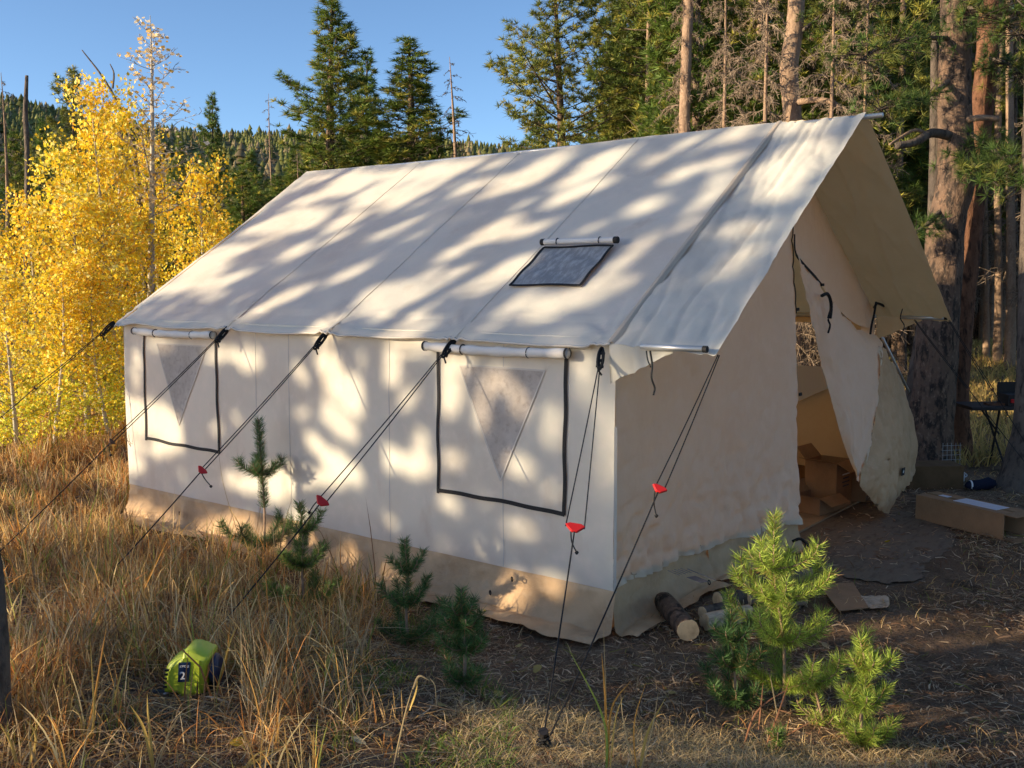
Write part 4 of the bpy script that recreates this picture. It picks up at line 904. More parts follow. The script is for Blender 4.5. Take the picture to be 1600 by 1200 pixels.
# ------------------------------------------------------------------ trees: big pines right of the tent
def trunk_path(pts, dep, m, label, name='pine_tree', nseg=14, cat='tree', basey=None, group=None):
    """pts: (px, py, width px) from the ground up, at one depth"""
    P = [at(a, b, dep) for a, b, _ in pts]; R = [w_*dep/FOC/2 for *_, w_ in pts]
    P[0][2] = min(P[0][2], float(gz(P[0][0], P[0][1]))-.05)
    Q = spline(P, 7); RR = spline(np.array([[r, 0, 0] for r in R]), 7)[:, 0]
    rr2 = random.Random(len(pts)*7+int(pts[0][0])); n = nseg; V = []
    for i, (p, r) in enumerate(zip(Q, RR)):
        for j in range(n):
            t = 2*math.pi*j/n; dd = r*(1+.05*mn.noise(Vector((math.cos(t)*2.1, math.sin(t)*2.1, p[2]*2.2)))+.07*mn.noise(Vector((math.cos(t)*5, math.sin(t)*5, p[2]*6+dep))))
            V.append(p+np.array([math.cos(t)*dd, math.sin(t)*dd, 0]))
    F = [(i*n+j, i*n+(j+1) % n, (i+1)*n+(j+1) % n, (i+1)*n+j) for i in range(len(Q)-1) for j in range(n)]
    o = thing(name, label, cat, tuple(P[0]), group)
    local(MB().add(V, F).obj('trunk', m, smooth=True), o)
    return o, Q
def bough(o, base, pts, dep, spread, ntuft, seed, green=(.085, .14, .03), tr=.12, K=34, nw=.0065, limb=.03):
    """a limb with needle tufts round it"""
    r = np.random.RandomState(seed); Q = spline([at(a, b, d) for a, b, d in pts], 8)
    local(MB().tube(Q, np.linspace(limb, .008, len(Q)), 6).obj('limb', M_barkdark, smooth=True), o)
    t = r.uniform(.25, 1, ntuft); i = (t*(len(Q)-1)).astype(int); C = Q[i]+r.normal(size=(ntuft, 3))*np.array([1, 1, .5])*spread*(.5+.6*t)[:, None]
    D = C-Q[i]; D /= np.linalg.norm(D, axis=1)[:, None]+1e-6; D[:, 2] += .4
    T = np.tile([green], (ntuft, 1))*r.uniform(.6, 1.5, (ntuft, 1)); T[r.rand(ntuft) < .25] = (.25, .26, .055)
    V, F, T = needles(C, D, K, tr, nw, T, rng=r); tag(local(fast('foliage', V, F, M_needle, tint=T), o), kind='stuff')
    V, F, T = ribbons(Q[i], C, np.full((ntuft, 1), .006), np.full((ntuft, 1), .003), np.tile([(.08, .06, .045)], (ntuft, 1)), r)
    tag(local(fast('twigs', V, F, M_twig, tint=T), o), kind='stuff')
DP = 10.9
o1, Q1 = trunk_path([(1450, 745, 92), (1452, 690, 72), (1460, 600, 64), (1466, 500, 62), (1474, 420, 58), (1480, 340, 56), (1494, 280, 58), (1492, 200, 52), (1492, 100, 48), (1494, 0, 46), (1495, -150, 42), (1498, -500, 26), (1500, -900, 8)], DP, M_bark,
                    'thickest brown pine trunk rising behind the right porch corner')
bough(o1, None, [(1490, 195, DP), (1540, 225, DP-.3), (1580, 262, DP-.8), (1600, 300, DP-1)], DP, .20, 90, 1, tr=.15)
bough(o1, None, [(1492, 230, DP), (1525, 262, DP-.5), (1560, 290, DP-.9)], DP, .16, 60, 2, tr=.14)
bough(o1, None, [(1478, 320, DP), (1450, 350, DP-.3), (1420, 368, DP-.5), (1398, 378, DP-.6)], DP, .14, 46, 3)
bough(o1, None, [(1492, 120, DP), (1450, 150, DP-.4), (1400, 165, DP-.7), (1370, 172, DP-.9)], DP, .16, 70, 4)
bough(o1, None, [(1492, 60, DP), (1430, 60, DP-.4), (1380, 70, DP-.6), (1340, 100, DP-.8)], DP, .22, 90, 5)
bough(o1, None, [(1494, 10, DP), (1550, 20, DP-.4), (1600, 60, DP-.8)], DP, .24, 110, 6)
bough(o1, None, [(1494, -60, DP), (1540, -50, DP-.8), (1600, 10, DP-1.2)], DP, .26, 110, 66)
for k in range(22):  # crown above the frame
    a = rs.uniform(0, 6.28); y = rs.uniform(-900, -80); R_ = rs.uniform(70, 190)
    bough(o1, None, [(1495, y, DP), (1495+R_*math.cos(a)*.5, y-10, DP+.5*math.sin(a)), (1495+R_*math.cos(a), y-25, DP+1.1*math.sin(a))], DP, .2, 40, 70+k, K=12, nw=.016) if k < 14 else None
# broken stub and bare limb
st = spline([at(1484, 212, DP-.1), at(1455, 208, DP-.3), at(1430, 222, DP-.5), at(1400, 228, DP-.6)], 5)
local(MB().tube(st, np.linspace(.055, .035, len(st)), 8).obj('broken_limb', M_barkdark, smooth=True), o1)
st = spline([at(1450, 210, DP-.3), at(1430, 203, DP-.4), at(1408, 214, DP-.5), at(1390, 226, DP-.6)], 5); local(MB().tube(st, np.linspace(.02, .012, len(st)), 6).obj('broken_limb', M_barkpale, smooth=True), o1)
st = spline([at(1500, 190, DP-.1), at(1530, 184, DP-.2), at(1560, 186, DP-.2)], 5); local(MB().tube(st, np.linspace(.04, .03, len(st)), 6).obj('broken_limb', M_barkpale, smooth=True), o1)
o2, _ = trunk_path([(1496, 735, 56), (1492, 640, 42), (1494, 560, 42), (1500, 470, 44), (1512, 380, 40), (1520, 310, 38), (1528, 230, 34), (1540, 120, 34), (1548, 0, 34), (1556, -200, 28), (1560, -600, 8)], 11.7, M_barkred, 'reddish brown pine trunk leaning just right of the thickest trunk')
bough(o2, None, [(1540, 90, 11.7), (1575, 100, 11.2), (1610, 130, 10.9)], 11, .2, 80, 12)
o3, _ = trunk_path([(1425, 750, 60), (1428, 680, 42), (1436, 600, 38), (1447, 530, 36), (1456, 470, 36), (1462, 380, 30), (1462, 250, 20), (1460, 50, 10)], 11.3, M_barkdark, 'dark grey trunk low behind the mud flap, left of the thickest trunk')
o4, _ = trunk_path([(1606, 775, 110), (1606, 740, 80), (1607, 690, 56), (1610, 640, 46), (1613, 500, 42), (1618, 200, 36), (1620, -200, 22), (1620, -600, 6)], 9.9, M_barkdark, 'grey trunk base cut by the right edge of the photo')
o5, _ = trunk_path([(1235, 470, 40), (1236, 300, 33), (1238, 185, 29), (1233, 110, 29), (1242, 40, 27), (1246, -60, 25), (1250, -300, 20), (1252, -600, 6)], 14.5, M_barkpale, 'orange pine trunk rising directly behind the seam of the porch roof')
bough(o5, None, [(1240, 60, 14.5), (1290, 20, 14.2), (1330, 10, 14)], 14, .25, 90, 14, K=24, nw=.010)
o6, _ = trunk_path([(1062, 520, 23), (1068, 300, 19), (1070, 180, 18), (1072, 100, 17), (1076, 0, 16), (1080, -150, 15), (1084, -500, 5)], 17, M_barkpale, 'slim orange pine trunk behind the middle of the tent ridge')
st = spline([at(1244, 160, 14.4), at(1275, 156, 14.1), at(1300, 160, 13.9), at(1312, 170, 13.8)], 5); local(MB().tube(st, np.linspace(.05, .035, len(st)), 6).obj('broken_limb', M_barkpale, smooth=True), o5)
thin = [(1410, 21, 13, -400), (1541, 24, 9, -300), (1558, 23, 12, -400), (1577, 22, 15, -400), (1589, 26, 9, -300), (1548, 32, 8, -200), (1566, 36, 8, -200), (1533, 30, 7, -100), (1330, 19, 20, -300), (1180, 24, 12, -200), (1385, 26, 10, -100)]
for k, (px, dep, wd, tp_) in enumerate(thin):
    zb = float(gz(*at(px, 433, dep)[:2])); by = 433+(CAM[2]-zb)/dep*FOC
    trunk_path([(px, by, wd*1.3), (px+rs.uniform(-3, 3), by-120, wd), (px+rs.uniform(-5, 5), 250, wd*.85), (px+rs.uniform(-6, 6), 0, wd*.7), (px, tp_, 2)], dep, M_barkpale if k % 4 else M_bark,
               ['slim pine trunk seen under the porch corner', 'slim trunk left of the group above the table', 'pale slim trunk directly above the table', 'widest slim trunk above the table', 'thinnest trunk at the right edge of the wood', 'far thin trunk left of the table', 'far thin trunk above the table', 'farthest thin trunk beside the red trunk', 'brown trunk right of the porch peak', 'slim trunk between the two orange trunks', 'slim trunk left of the thickest trunk'][k], name='pine_tree', nseg=8, group='slim trunks in the wood at right')

# prototypes
cone = lambda u: (1-u)**.75*(.55+.45*min(1, u*6))
oval = lambda u: math.sin(math.pi*min(1, .12+u*.88))**.7*(1.1-.5*u)
P_A = tree('pine_tree', 12, .16, 2.6, 1.7, cone, 150, seed=11, K=19, nw=.022, tr=.19, green=(.050, .078, .020))
P_B = tree('pine_tree', 12, .17, 3.2, 1.75, oval, 105, seed=23, K=19, nw=.022, tr=.19, irregular=.45, green=(.062, .080, .024), yellow=.3, deadlow=40, density=.85)
P_C = tree('pine_tree', 9, .13, 1.4, 1.7, cone, 110, seed=31, K=19, nw=.022, tr=.19, green=(.040, .070, .018), yellow=.15)
P_D = tree('pine_tree', 13, .095, 6.0, 1.3, oval, 80, seed=43, K=17, nw=.022, tr=.19, irregular=.3, deadlow=50, bark=M_barkpale, green=(.052, .078, .022))
D_A = dead_tree('dead_pine', 10, .11, 60, 1.3, fine=16, seed=5, droop=.5)
D_B = dead_tree('dead_pine', 11, .09, 95, 2.0, fine=50, seed=8, droop=.55, colr=(.28, .215, .155))
D_C = dead_tree('dead_pine', 9, .08, 60, 1.3, fine=14, seed=9, droop=.6, colr=(.09, .075, .06))
put(P_A, 525, -8, 34, 'tall narrow pine behind the far end of the ridge, its tip at the picture top', rz=1.0, Hproto=12, sx=1.65)
put(P_A, 627, 62, 33, 'broad green pine right of the tall narrow pine, behind the ridge', rz=3.1, Hproto=12, sx=2.3)
put(P_C, 592, 92, 40, 'darker pine squeezed between the two green pines', rz=.3, Hproto=9, sx=1.2)
put(P_B, 872, -40, 25, 'tall open crowned pine standing alone against the sky above the ridge', rz=2.2, Hproto=12, sx=1.35)
put(P_C, 975, 66, 30, 'short dense pine right of the open crowned pine', rz=4.0, Hproto=9, sx=.85)
put(P_C, 852, 165, 27, 'low bushy pine at the foot of the open crowned pine', rz=5.0, Hproto=9, sx=1.2)
put(P_C, 918, 178, 29, 'small dark pine between the open crowned pine and the short dense pine', rz=1.4, Hproto=9, sx=1.0)
put(D_C, 706, 98, 31, 'thin dead dark pine with drooping twigs against the sky', rz=.6, Hproto=9, sx=1.5, cat='dead tree')
put(P_C, 690, 205, 33, 'low dark green pine under the thin dead pine', rz=.9, Hproto=9, sx=1.1)
put(P_B, 132, 108, 27, 'dark round topped pine rising behind the yellow aspens', rz=.2, Hproto=12, sx=1.15)
put(P_C, 350, 152, 40, 'pointed dark spruce like pine right of the yellow aspens', rz=.2, Hproto=9, sx=.85)
put(P_C, 372, 262, 24, 'dark bushy pine low between the aspens and the tent roof', rz=2.2, Hproto=9, sx=1.7)
put(P_C, 425, 275, 30, 'dull green pine just above the far slope of the tent roof', rz=3.2, Hproto=9, sx=1.5)
put(D_A, 436, 152, 38, 'bare grey dead pine on the skyline left of the ridge end', rz=.2, Hproto=10, sx=.8, cat='dead tree')
put(D_A, 488, 190, 36, 'bare dead pine touching the left side of the tall narrow pine', rz=1.9, Hproto=10, sx=.8, cat='dead tree')
put(P_C, 395, 240, 36, 'olive green pine between the dark spruce and the roof end', rz=1.7, Hproto=9, sx=1.3)
put(P_C, 455, 232, 42, 'bushy pine on the skyline left of the roof end', rz=2.7, Hproto=9, sx=1.2)
put(P_C, 560, 205, 38, 'bushy green pine filling the gap below the tall narrow pine', rz=4.7, Hproto=9, sx=1.5)
put(D_A, 462, 235, 30, 'short dead grey pine just above the roof end', rz=2.9, Hproto=10, sx=1.0, cat='dead tree')
put(D_A, 8, 118, 26, 'dead pine with drooping twigs at the left edge', rz=3.9, Hproto=10, sx=1.1, cat='dead tree')
put(P_C, 20, 205, 30, 'dark pine low at the left edge behind the aspens', rz=3.0, Hproto=9, sx=1.3)
put(P_C, 68, 190, 33, 'small green pine between the left edge and the round topped pine', rz=3.0, Hproto=9, sx=1.0)
sn, _ = trunk_path([(42, 640, 12), (42, 400, 10), (43, 250, 8), (40, 180, 8), (42, 118, 5)], 24, M_barkdark, 'charred branchless snag poking up at upper left', name='snag', nseg=7, cat='dead tree')
o7, _ = trunk_path([(235, 640, 12), (225, 400, 11), (208, 230, 8), (185, 165, 6), (160, 120, 4), (128, 78, 2)], 17, M_barkdark, 'thin leaning dead stem bending left above the aspens', name='dead_tree', nseg=7, cat='dead tree')
st = spline([at(176, 138, 17), at(178, 115, 17), at(172, 100, 17)], 4); local(MB().tube(st, np.linspace(.02, .008, len(st)), 5).obj('branch', M_barkdark), o7)
BA = dead_tree('bare_aspen', 10, .085, 46, 1.5, fine=9, seed=15, droop=-.1, colr=(.42, .38, .33), bark=M_aspb, up=True, leaves=520, base=.5)
put(BA, 232, 32, 15.5, 'nearly bare white aspen with a few pale leaves at its branch tips', rz=.7, Hproto=10, sx=1.5, cat='aspen')
# skyline behind the roof's far end and behind the right half
for k in range(26):
    px = rs.uniform(300, 800); dep = rs.uniform(48, 120); h = rs.uniform(5, 8.5)
    top = 433-(h-2.1)/dep*FOC
    put([P_C, P_A, D_A][rs.choice(3, p=[.5, .3, .2])], px, top, dep, 'distant tree in the belt below the hill behind the roof', 'distant belt of trees', Hproto=None or 0, sx=1.0) if False else None
HP = {P_A.name: 12, P_B.name: 12, P_C.name: 9, P_D.name: 13, D_A.name: 10, D_B.name: 11, D_C.name: 9}
WL = set()
def wood(n, px0, px1, d0, d1, h0, h1, protos, pr, label, group, sx=1.0):
    for k in range(n):
        px = px0+(px1-px0)*(k+rs.rand())/n; pt = protos[rs.choice(len(protos), p=pr)]; dep = rs.uniform(d0, d1); h = rs.uniform(h0, h1); top = 433-(h-2.1)/dep*FOC
        for _ in range(40):
            if (label, where(px), pt.name) not in WL: break
            px = rs.uniform(px0, px1); pt = protos[rs.choice(len(protos), p=pr)]
        WL.add((label, where(px), pt.name))
        put(pt, px, top, dep, ({P_A.name: 'conical', P_B.name: 'round topped', P_C.name: 'bushy', P_D.name: 'slim tall', D_A.name: 'bare dead', D_B.name: 'grey twigged dead'}[pt.name]+' '+label+' '+where(px)), group, Hproto=HP[pt.name], sx=sx*rs.uniform(.85, 1.2), cat='tree')
wood(44, 290, 800, 42, 110, 5, 9, [P_C, P_A, D_A], [.45, .35, .2], 'pine in the distant belt', 'distant belt of trees')
wood(14, -250, 290, 30, 60, 5, 8, [P_C, P_A, D_A], [.45, .35, .2], 'pine of the dark belt', 'trees behind the aspens')
wood(30, 990, 1700, 22, 34, 11, 16, [P_D, P_B, P_A, D_B], [.4, .3, .2, .1], 'pine of the dense wood', 'dense wood at the right')
wood(20, 980, 1430, 18, 30, 6.5, 10, [P_C, P_B, P_A], [.5, .3, .2], 'young pine of the wood', 'young trees of the wood', 1.25)
wood(20, 1380, 1900, 34, 60, 11, 16, [P_D, P_B], [.6, .4], 'pine far back in the wood', 'far back pines at right')
wood(12, 1100, 1560, 34, 50, 6, 9, [P_C], [1.], 'low pine far back between trunks', 'low pines between trunks', 1.5)
for k, (px, top, dep, sx_) in enumerate(((1120, -120, 16, .95), (1075, -60, 17.5, .8), (1195, -160, 14.6, .85), (1290, -140, 14.2, .9), (1345, -90, 15.5, .8))):
    put(D_B, px, top, dep, ['mass of fine dry grey twigs of a dead pine above the middle of the ridge', 'dead pine with grey twigs just left of the slim orange trunk', 'dead pine with grey twigs left of the orange trunk', 'dead pine with hanging grey twigs right of the orange trunk', 'dead pine with grey twigs above the porch peak'][k],
        'dead pines with dense grey twigs', Hproto=11, sx=sx_, cat='dead tree')

# the wood goes on behind and beside the photographer
nb_ = 0
for k in range(400):
    a = rs.uniform(0, 6.28); rad = rs.uniform(13, 24); p = np.array([-1+rad*math.cos(a), -2+rad*math.sin(a), 0.]); x_, y_, z_ = proj(p)
    if nrm([p[0], p[1], 0])@SUN > .05 or (z_[0] > 0 and -250 < x_[0] < 1900): continue
    p[2] = float(gz(p[0], p[1])); o = dup([P_C, P_B, P_A][nb_ % 3]); sc_ = rs.uniform(.7, .95); o.location = tuple(p); o.scale = (sc_*1.2, sc_*1.2, sc_); o.rotation_euler = (0, 0, a)
    tag(o, 'pine standing outside the picture behind or right of the photographer', 'tree', 'pines of the wood behind the photographer'); nb_ += 1
    if nb_ >= 22: break
# aspens
YC = [(1.0, .79, .06), (1.0, .70, .04), (1.0, .90, .27), (1.0, .75, .05), (.95, .55, .05), (.84, .74, .08)]
LG = (.62, .66, .07)
A_A = aspen('aspen_tree', 6.0, 3, 5200, .95, YC, LG); A_B = aspen('aspen_tree', 5.2, 4, 4700, .9, YC[:4]+[(.5, .5, .05)], LG); A_C = aspen('aspen_tree', 4.2, 6, 3900, .8, YC, LG, crown0=.05)
HA = {A_A.name: 6.0, A_B.name: 5.2, A_C.name: 4.2}
asp = [(160, 158, 15.2, A_A, 'tallest golden aspen in the middle of the yellow grove'), (212, 190, 16.2, A_B, 'yellow aspen just right of the tallest golden one'), (90, 245, 14.4, A_B, 'orange yellow aspen left of the tallest one'),
       (250, 236, 17.5, A_A, 'greenish yellow aspen at the right of the grove'), (290, 275, 17.0, A_C, 'orange tinted aspen next to the dark pine'), (45, 330, 14.0, A_C, 'low golden aspen near the left edge'),
       (0, 345, 13.2, A_C, 'aspen cut by the left edge'), (125, 320, 13.2, A_C, 'low yellow aspen in front of the grove'), (195, 330, 14.8, A_C, 'short bright aspen beside the tent corner'),
       (312, 350, 18.5, A_C, 'small orange aspen sapling against the roof slope'), (240, 345, 15.8, A_C, 'short aspen behind the tent corner'), (-60, 340, 14.5, A_B, 'aspen beyond the left edge'), (70, 420, 12.2, A_C, 'low lime yellow aspen at the front left'),
       (160, 440, 12.6, A_C, 'lowest aspen bush beside the tent wall'), (10, 440, 11.6, A_C, 'low aspen bush at the left edge')]
for k, (px, tp_, dep, pt, lb_) in enumerate(asp):
    put(pt, px, tp_, dep, lb_, 'yellow aspens of the grove', Hproto=HA[pt.name], sx=.82 if k < 6 else 1.05, cat='aspen')
tr0, _ = trunk_path([(-8, 1075, 44), (-6, 1000, 36), (-8, 920, 30), (-12, 860, 22), (-20, 800, 10)], 3.9, M_barkdark, 'dark charred stump at the left edge in the grass', name='tree_stump', cat='stump')

# ------------------------------------------------------------------ trees that throw the dappled shade (they stand left of the picture)
LIT = [(551,277,60,9,3),(532,296,35,8,12),(584,304,40,13,20),(612,315,20,12,20),(469,315,25,6,15),(455,345,55,16,20),(427,362,25,6,15),(535,345,35,9,25),(526,370,28,6,25),(394,359,28,6,20),(592,365,20,6,15),(458,392,25,9,25),(441,433,12,5,40),
(350,392,45,9,12),(317,417,40,16,15),(290,444,45,10,15),(334,444,35,8,20),(372,428,20,6,15),(331,464,20,5,15),(543,425,38,8,28),(441,466,45,8,25),(394,488,20,6,20),(587,466,35,18,30),(609,488,35,16,20),(510,502,30,8,15),(372,464,20,5,30),
(650,272,55,10,3),(725,258,60,9,5),(840,265,55,13,30),(795,278,40,8,10),(630,308,40,16,20),(690,288,18,6,15),(720,296,26,7,25),(765,300,25,6,25),(630,348,30,4,20),(645,369,20,4,15),(804,322,18,4,30),(765,360,45,11,27),(816,360,50,8,15),
(699,396,25,7,25),(669,426,20,8,20),(711,429,28,11,20),(630,468,50,28,10),(639,504,40,10,0),(780,429,60,15,30),(735,447,45,7,10),(939,255,50,13,25),(885,285,28,9,20),(924,291,35,9,20),(870,312,25,10,20),(1017,249,18,7,15),(951,309,18,5,15),
(1002,321,32,12,15),(921,354,28,5,20),(990,390,40,10,45),(954,423,40,11,38),(870,474,60,17,20),(969,444,28,8,20),(924,474,20,6,20),(804,474,40,9,35),(756,513,30,6,0),(864,525,50,7,0),(1144,209,35,13,10),(1079,228,28,13,20),(1056,274,28,10,25),
(1127,251,35,9,15),(1124,284,20,18,50),(1095,316,30,11,35),(1075,349,25,7,25),(1250,199,50,10,5),(1241,254,60,28,30),(1209,300,40,13,0),(1176,270,20,12,60),(1160,355,55,11,5),(1154,398,40,15,30),(1128,427,40,9,10),(1046,443,20,5,30),(991,524,30,12,-30),
(345,553,35,12,0),(390,562,22,18,0),(504,523,25,12,0),(471,586,22,10,-60),(510,565,22,22,0),(537,610,35,25,-50),(534,658,40,22,-50),(474,646,14,12,0),(495,694,25,14,-50),(531,724,30,18,-45),(558,745,22,14,-50),(342,670,8,15,0),(300,745,15,10,0),
(260,680,6,15,0),(215,580,8,30,0),(372,652,8,8,0),(250,540,20,8,0),(628,538,50,20,0),(605,584,25,22,-30),(578,561,20,15,0),(555,626,20,40,0),(617,722,30,20,-10),(659,730,25,22,-20),(709,718,20,17,0),(705,611,20,42,0),(712,569,30,18,0),(754,645,16,32,0),
(777,596,26,22,0),(816,730,26,20,-20),(816,634,14,27,0),(865,665,15,38,0),(865,768,20,16,0),(705,787,22,15,-30),(762,783,15,10,0),(597,791,20,11,-60),(617,818,14,8,0),(816,825,30,15,-10),(766,856,25,12,-20),(946,700,11,95,0),(915,600,12,42,0),(904,560,15,15,0),
(934,894,15,10,0),(563,868,22,16,0),(873,913,32,14,-10),(808,925,30,10,-15),(600,700,20,10,0),(330,500,60,4,-3),(690,850,25,8,-15),(660,690,14,24,0),(640,620,14,24,-30),
(1480,1095,120,16,8),(1385,1012,60,9,5),(1250,1200,430,78,3),(1440,962,95,24,8),(1310,985,60,12,8),(1560,900,60,10,5),(120,655,150,35,0),(120,720,100,18,-5),(330,880,50,28,20),(200,900,60,20,10),(430,880,35,28,0),(60,1165,90,30,0),(230,1150,60,20,0),(120,800,90,18,0),(420,1190,60,14,0),(60,870,60,24,0),(280,985,40,16,0)]
rl = np.random.RandomState(5)
LIT += [(rl.uniform(-60, 520), rl.uniform(690, 1190), rl.uniform(18, 60), rl.uniform(8, 22), rl.uniform(-20, 25)) for _ in range(95)]
LIT = np.array([l for l in LIT if not (abs(l[0]-640) < 130 and l[1] > 930)], float)
def lit_mask(px, py, grow=1.0):
    dx = px[:, None]-LIT[None, :, 0]; dy = -(py[:, None]-LIT[None, :, 1]); a = np.radians(LIT[None, :, 4])
    u = (dx*np.cos(a)+dy*np.sin(a))/(LIT[None, :, 2]*grow); v = (-dx*np.sin(a)+dy*np.cos(a))/(LIT[None, :, 3]*grow)
    return ((u*u+v*v) < 1).any(1)
def land(P):
    """where the shadow of each point P falls on roof, wall or ground; returns image position"""
    n = len(P); best = np.full(n, 1e9)
    d = -SUN
    t = ((np.array([0, 0, HT])-P)@NR)/(d@NR); Q = P+d*t[:, None]; ok = (t > 0) & (Q[:, 0] > -.05) & (Q[:, 0] < W/2) & (Q[:, 1] > -PD) & (Q[:, 1] < LEN+.05); best[ok] = t[ok]
    t = (0-P[:, 0])/d[0]; Q = P+d*t[:, None]; ok = (t > 0) & (t < best) & (Q[:, 2] < HT) & (Q[:, 2] > -.25) & (Q[:, 1] > 0) & (Q[:, 1] < LEN); best[ok] = t[ok]; tent = best < 1e8
    t = (0.0-P[:, 2])/d[2]; 
    for _ in range(4):
        Q = P+d*t[:, None]; t = t+(gz(Q[:, 0], Q[:, 1])-Q[:, 2])/d[2]
    ok = (t < best) & (t > 0); best[ok] = t[ok]
    Q = P+d*best[:, None]; x, y, z = proj(Q); return x, y, z, tent
SAP_LIT = []     # segments kept in the sun: (A, B, radius)
def seg_clear(P, A, B, rad):
    """distance from sun-line through P to the segment A-B > rad"""
    k = np.ones(len(P), bool)
    for t in np.linspace(0, 1, 6):
        q = A+(B-A)*t; v = P-q; v = v-(v@SUN)[:, None]*SUN; k &= np.linalg.norm(v, axis=1) > rad
    return k
for (a, b, c_, d_, rad) in ((1222, 1085, 1210, 800, .16), (1348, 1150, 1345, 1005, .13)):
    g0 = G(1225 if a < 1300 else 1348, 1108 if a < 1300 else 1165); dd = float((g0-CAM)@FW); SAP_LIT.append((at(a, b, dd), at(c_, d_, dd), rad))
for (a, b, c_, d_, rad) in ((945, 1195, 905, 1005, .13), (1000, 1195, 1010, 1070, .12), (140, 1170, 155, 985, .11), (345, 1085, 360, 975, .09), (240, 1195, 225, 1090, .10), (640, 1180, 655, 1060, .08), (30, 880, 35, 795, .10), (205, 960, 265, 838, .10)):
    g0 = G(a, b); dd = float((g0-CAM)@FW); SAP_LIT.append((at(a, b, dd), at(c_, d_, dd), rad))
q_ = onz(1075, 985, -.19); SAP_LIT.append((q_, q_+[0, 0, .03], .13))
SH = np.array([-SUN[0], -SUN[1]]); PERP = np.array([math.sin(SUN_AZ), math.cos(SUN_AZ)])   # across the light
def perp(P): return P[:, 0]*PERP[0]+P[:, 1]*PERP[1]
blk = [(-6.4, 17.5), (-4.2, 20.5), (-2.0, 17.0), (-.1, 20.0), (1.7, 17.2), (3.4, 20.2), (5.0, 17.6)]
bt = np.array([b[0] for b in blk]); bd = np.array([b[1] for b in blk])
N = 150000
px = rs.uniform(-150, 1650, N); py = rs.uniform(170, 1230, N)
D_ = FW+RT[None]*((px-800)/FOC)[:, None]-UP[None]*((py-600)/FOC)[:, None]
best = np.full(N, 1e9); hit = np.full(N, -1)
t = ((np.array([0, 0, HT])-CAM)@NR)/(D_@NR); Q = CAM+D_*t[:, None]; ok = (t > 0) & (Q[:, 0] > -.05) & (Q[:, 0] < W/2) & (Q[:, 1] > -PD) & (Q[:, 1] < LEN); best[ok] = t[ok]; hit[ok] = 0
t = (0-CAM[0])/D_[:, 0]; Q = CAM+D_*t[:, None]; ok = (t > 0) & (t < best) & (Q[:, 2] < HT) & (Q[:, 2] > -.25) & (Q[:, 1] > 0) & (Q[:, 1] < LEN); best[ok] = t[ok]; hit[ok] = 1
t = (-.1-CAM[2])/D_[:, 2]; Q = CAM+D_*t[:, None]; ok = (t > 0) & (t < best) & (t < 13) & ((Q[:, 0] < 0) | (Q[:, 1] < -.3)); best[ok] = t[ok]; hit[ok] = 2
lm = lit_mask(px, py, 1.10)
sel = (hit >= 0) & ~lm; sel &= ~((hit == 2) & (py < 660)); sel &= ~((hit == 2) & (rs.rand(N) < .6))
X0 = CAM+D_[sel]*best[sel][:, None]; pp = perp(X0); k = np.argmin(np.abs(pp[:, None]-bt[None]+rs.normal(size=(len(pp), len(blk)))*.5), 1)
sun_h = nrm([SUN[0], SUN[1], 0]); along = X0@sun_h
dist = (bd[k]+rs.normal(size=len(k))*.75-along)/math.cos(SUN_EL)
C0 = X0+SUN*dist[:, None]+rs.normal(size=(len(k), 3))*.03
x, y, z, tn = land(C0); ok = ~lit_mask(x, y, 1.15)
for (A, B, rad) in SAP_LIT: ok &= seg_clear(C0, A, B, rad)
ok &= perp(C0) < 8.1
C0 = C0[ok]; k = k[ok]
for i, (bp, bdist) in enumerate(blk):
    r = np.random.RandomState(100+i); ctr = sun_h*bdist+np.array([PERP[0], PERP[1], 0])*bp
    zb = float(gz(ctr[0], ctr[1])); H_ = 13+r.uniform(-1, 2)
    o = thing('pine_tree', ['pine outside the picture on the left whose crown shades the tent'][0], 'tree', (ctr[0], ctr[1], zb), 'pines left of the picture that throw the dappled shade')
    P, R = trunk_mesh(H_, .13, seed=60+i, curve=.06)
    V, F = tube(P, R, 8); 
    V = np.array(V)+[0, 0, 0]; MB().add(V, F).obj('trunk', M_bark, o, smooth=True)
    c = C0[k == i]
    # upper crown, free of the tent's light
    m = 450; u = r.rand(m); hh = 7.5+(H_-7.3)*u; rad = 1.7*(1-u)**.7*r.rand(m)**.5; a = r.uniform(0, 6.28, m)
    top = np.stack([ctr[0]+rad*np.cos(a), ctr[1]+rad*np.sin(a), zb+hh], 1)
    x, y, z, tn = land(top); kk = ~(lit_mask(x, y, 1.1)) | (z < 0) ; top = top[kk]
    for (A, B, rd) in SAP_LIT: top = top[seg_clear(top, A, B, rd)]
    C = np.concatenate([c, top]); ax_ = np.stack([np.full(len(C), ctr[0]), np.full(len(C), ctr[1]), C[:, 2]-.3], 1)
    D = C-ax_; D /= np.linalg.norm(D, axis=1)[:, None]+1e-6
    T = np.tile([(.05, .078, .02)], (len(C), 1))*r.uniform(.7, 1.3, (len(C), 1))
    V, F, T = needles(C, D, 7, .085, .026, T, rng=r, bias=.3); tag(local(fast('crown', V, F, M_needle, tint=T), o), kind='stuff')
    s_ = r.choice(len(C), min(len(C), 160), replace=False); Cs = C[s_]
    x, y, z, tn = land(.5*Cs+.5*ax_[s_]); ok2 = ~lit_mask(x, y)
    for (A, B, rd) in SAP_LIT: ok2 &= seg_clear(.5*Cs+.5*ax_[s_], A, B, rd)
    V, F, T = ribbons(ax_[s_][ok2], Cs[ok2], np.full((ok2.sum(), 1), .012), np.full((ok2.sum(), 1), .005), np.tile([(.08, .06, .045)], (ok2.sum(), 1)), r)
    tag(local(fast('branches', V, F, M_twig, tint=T), o), kind='stuff')

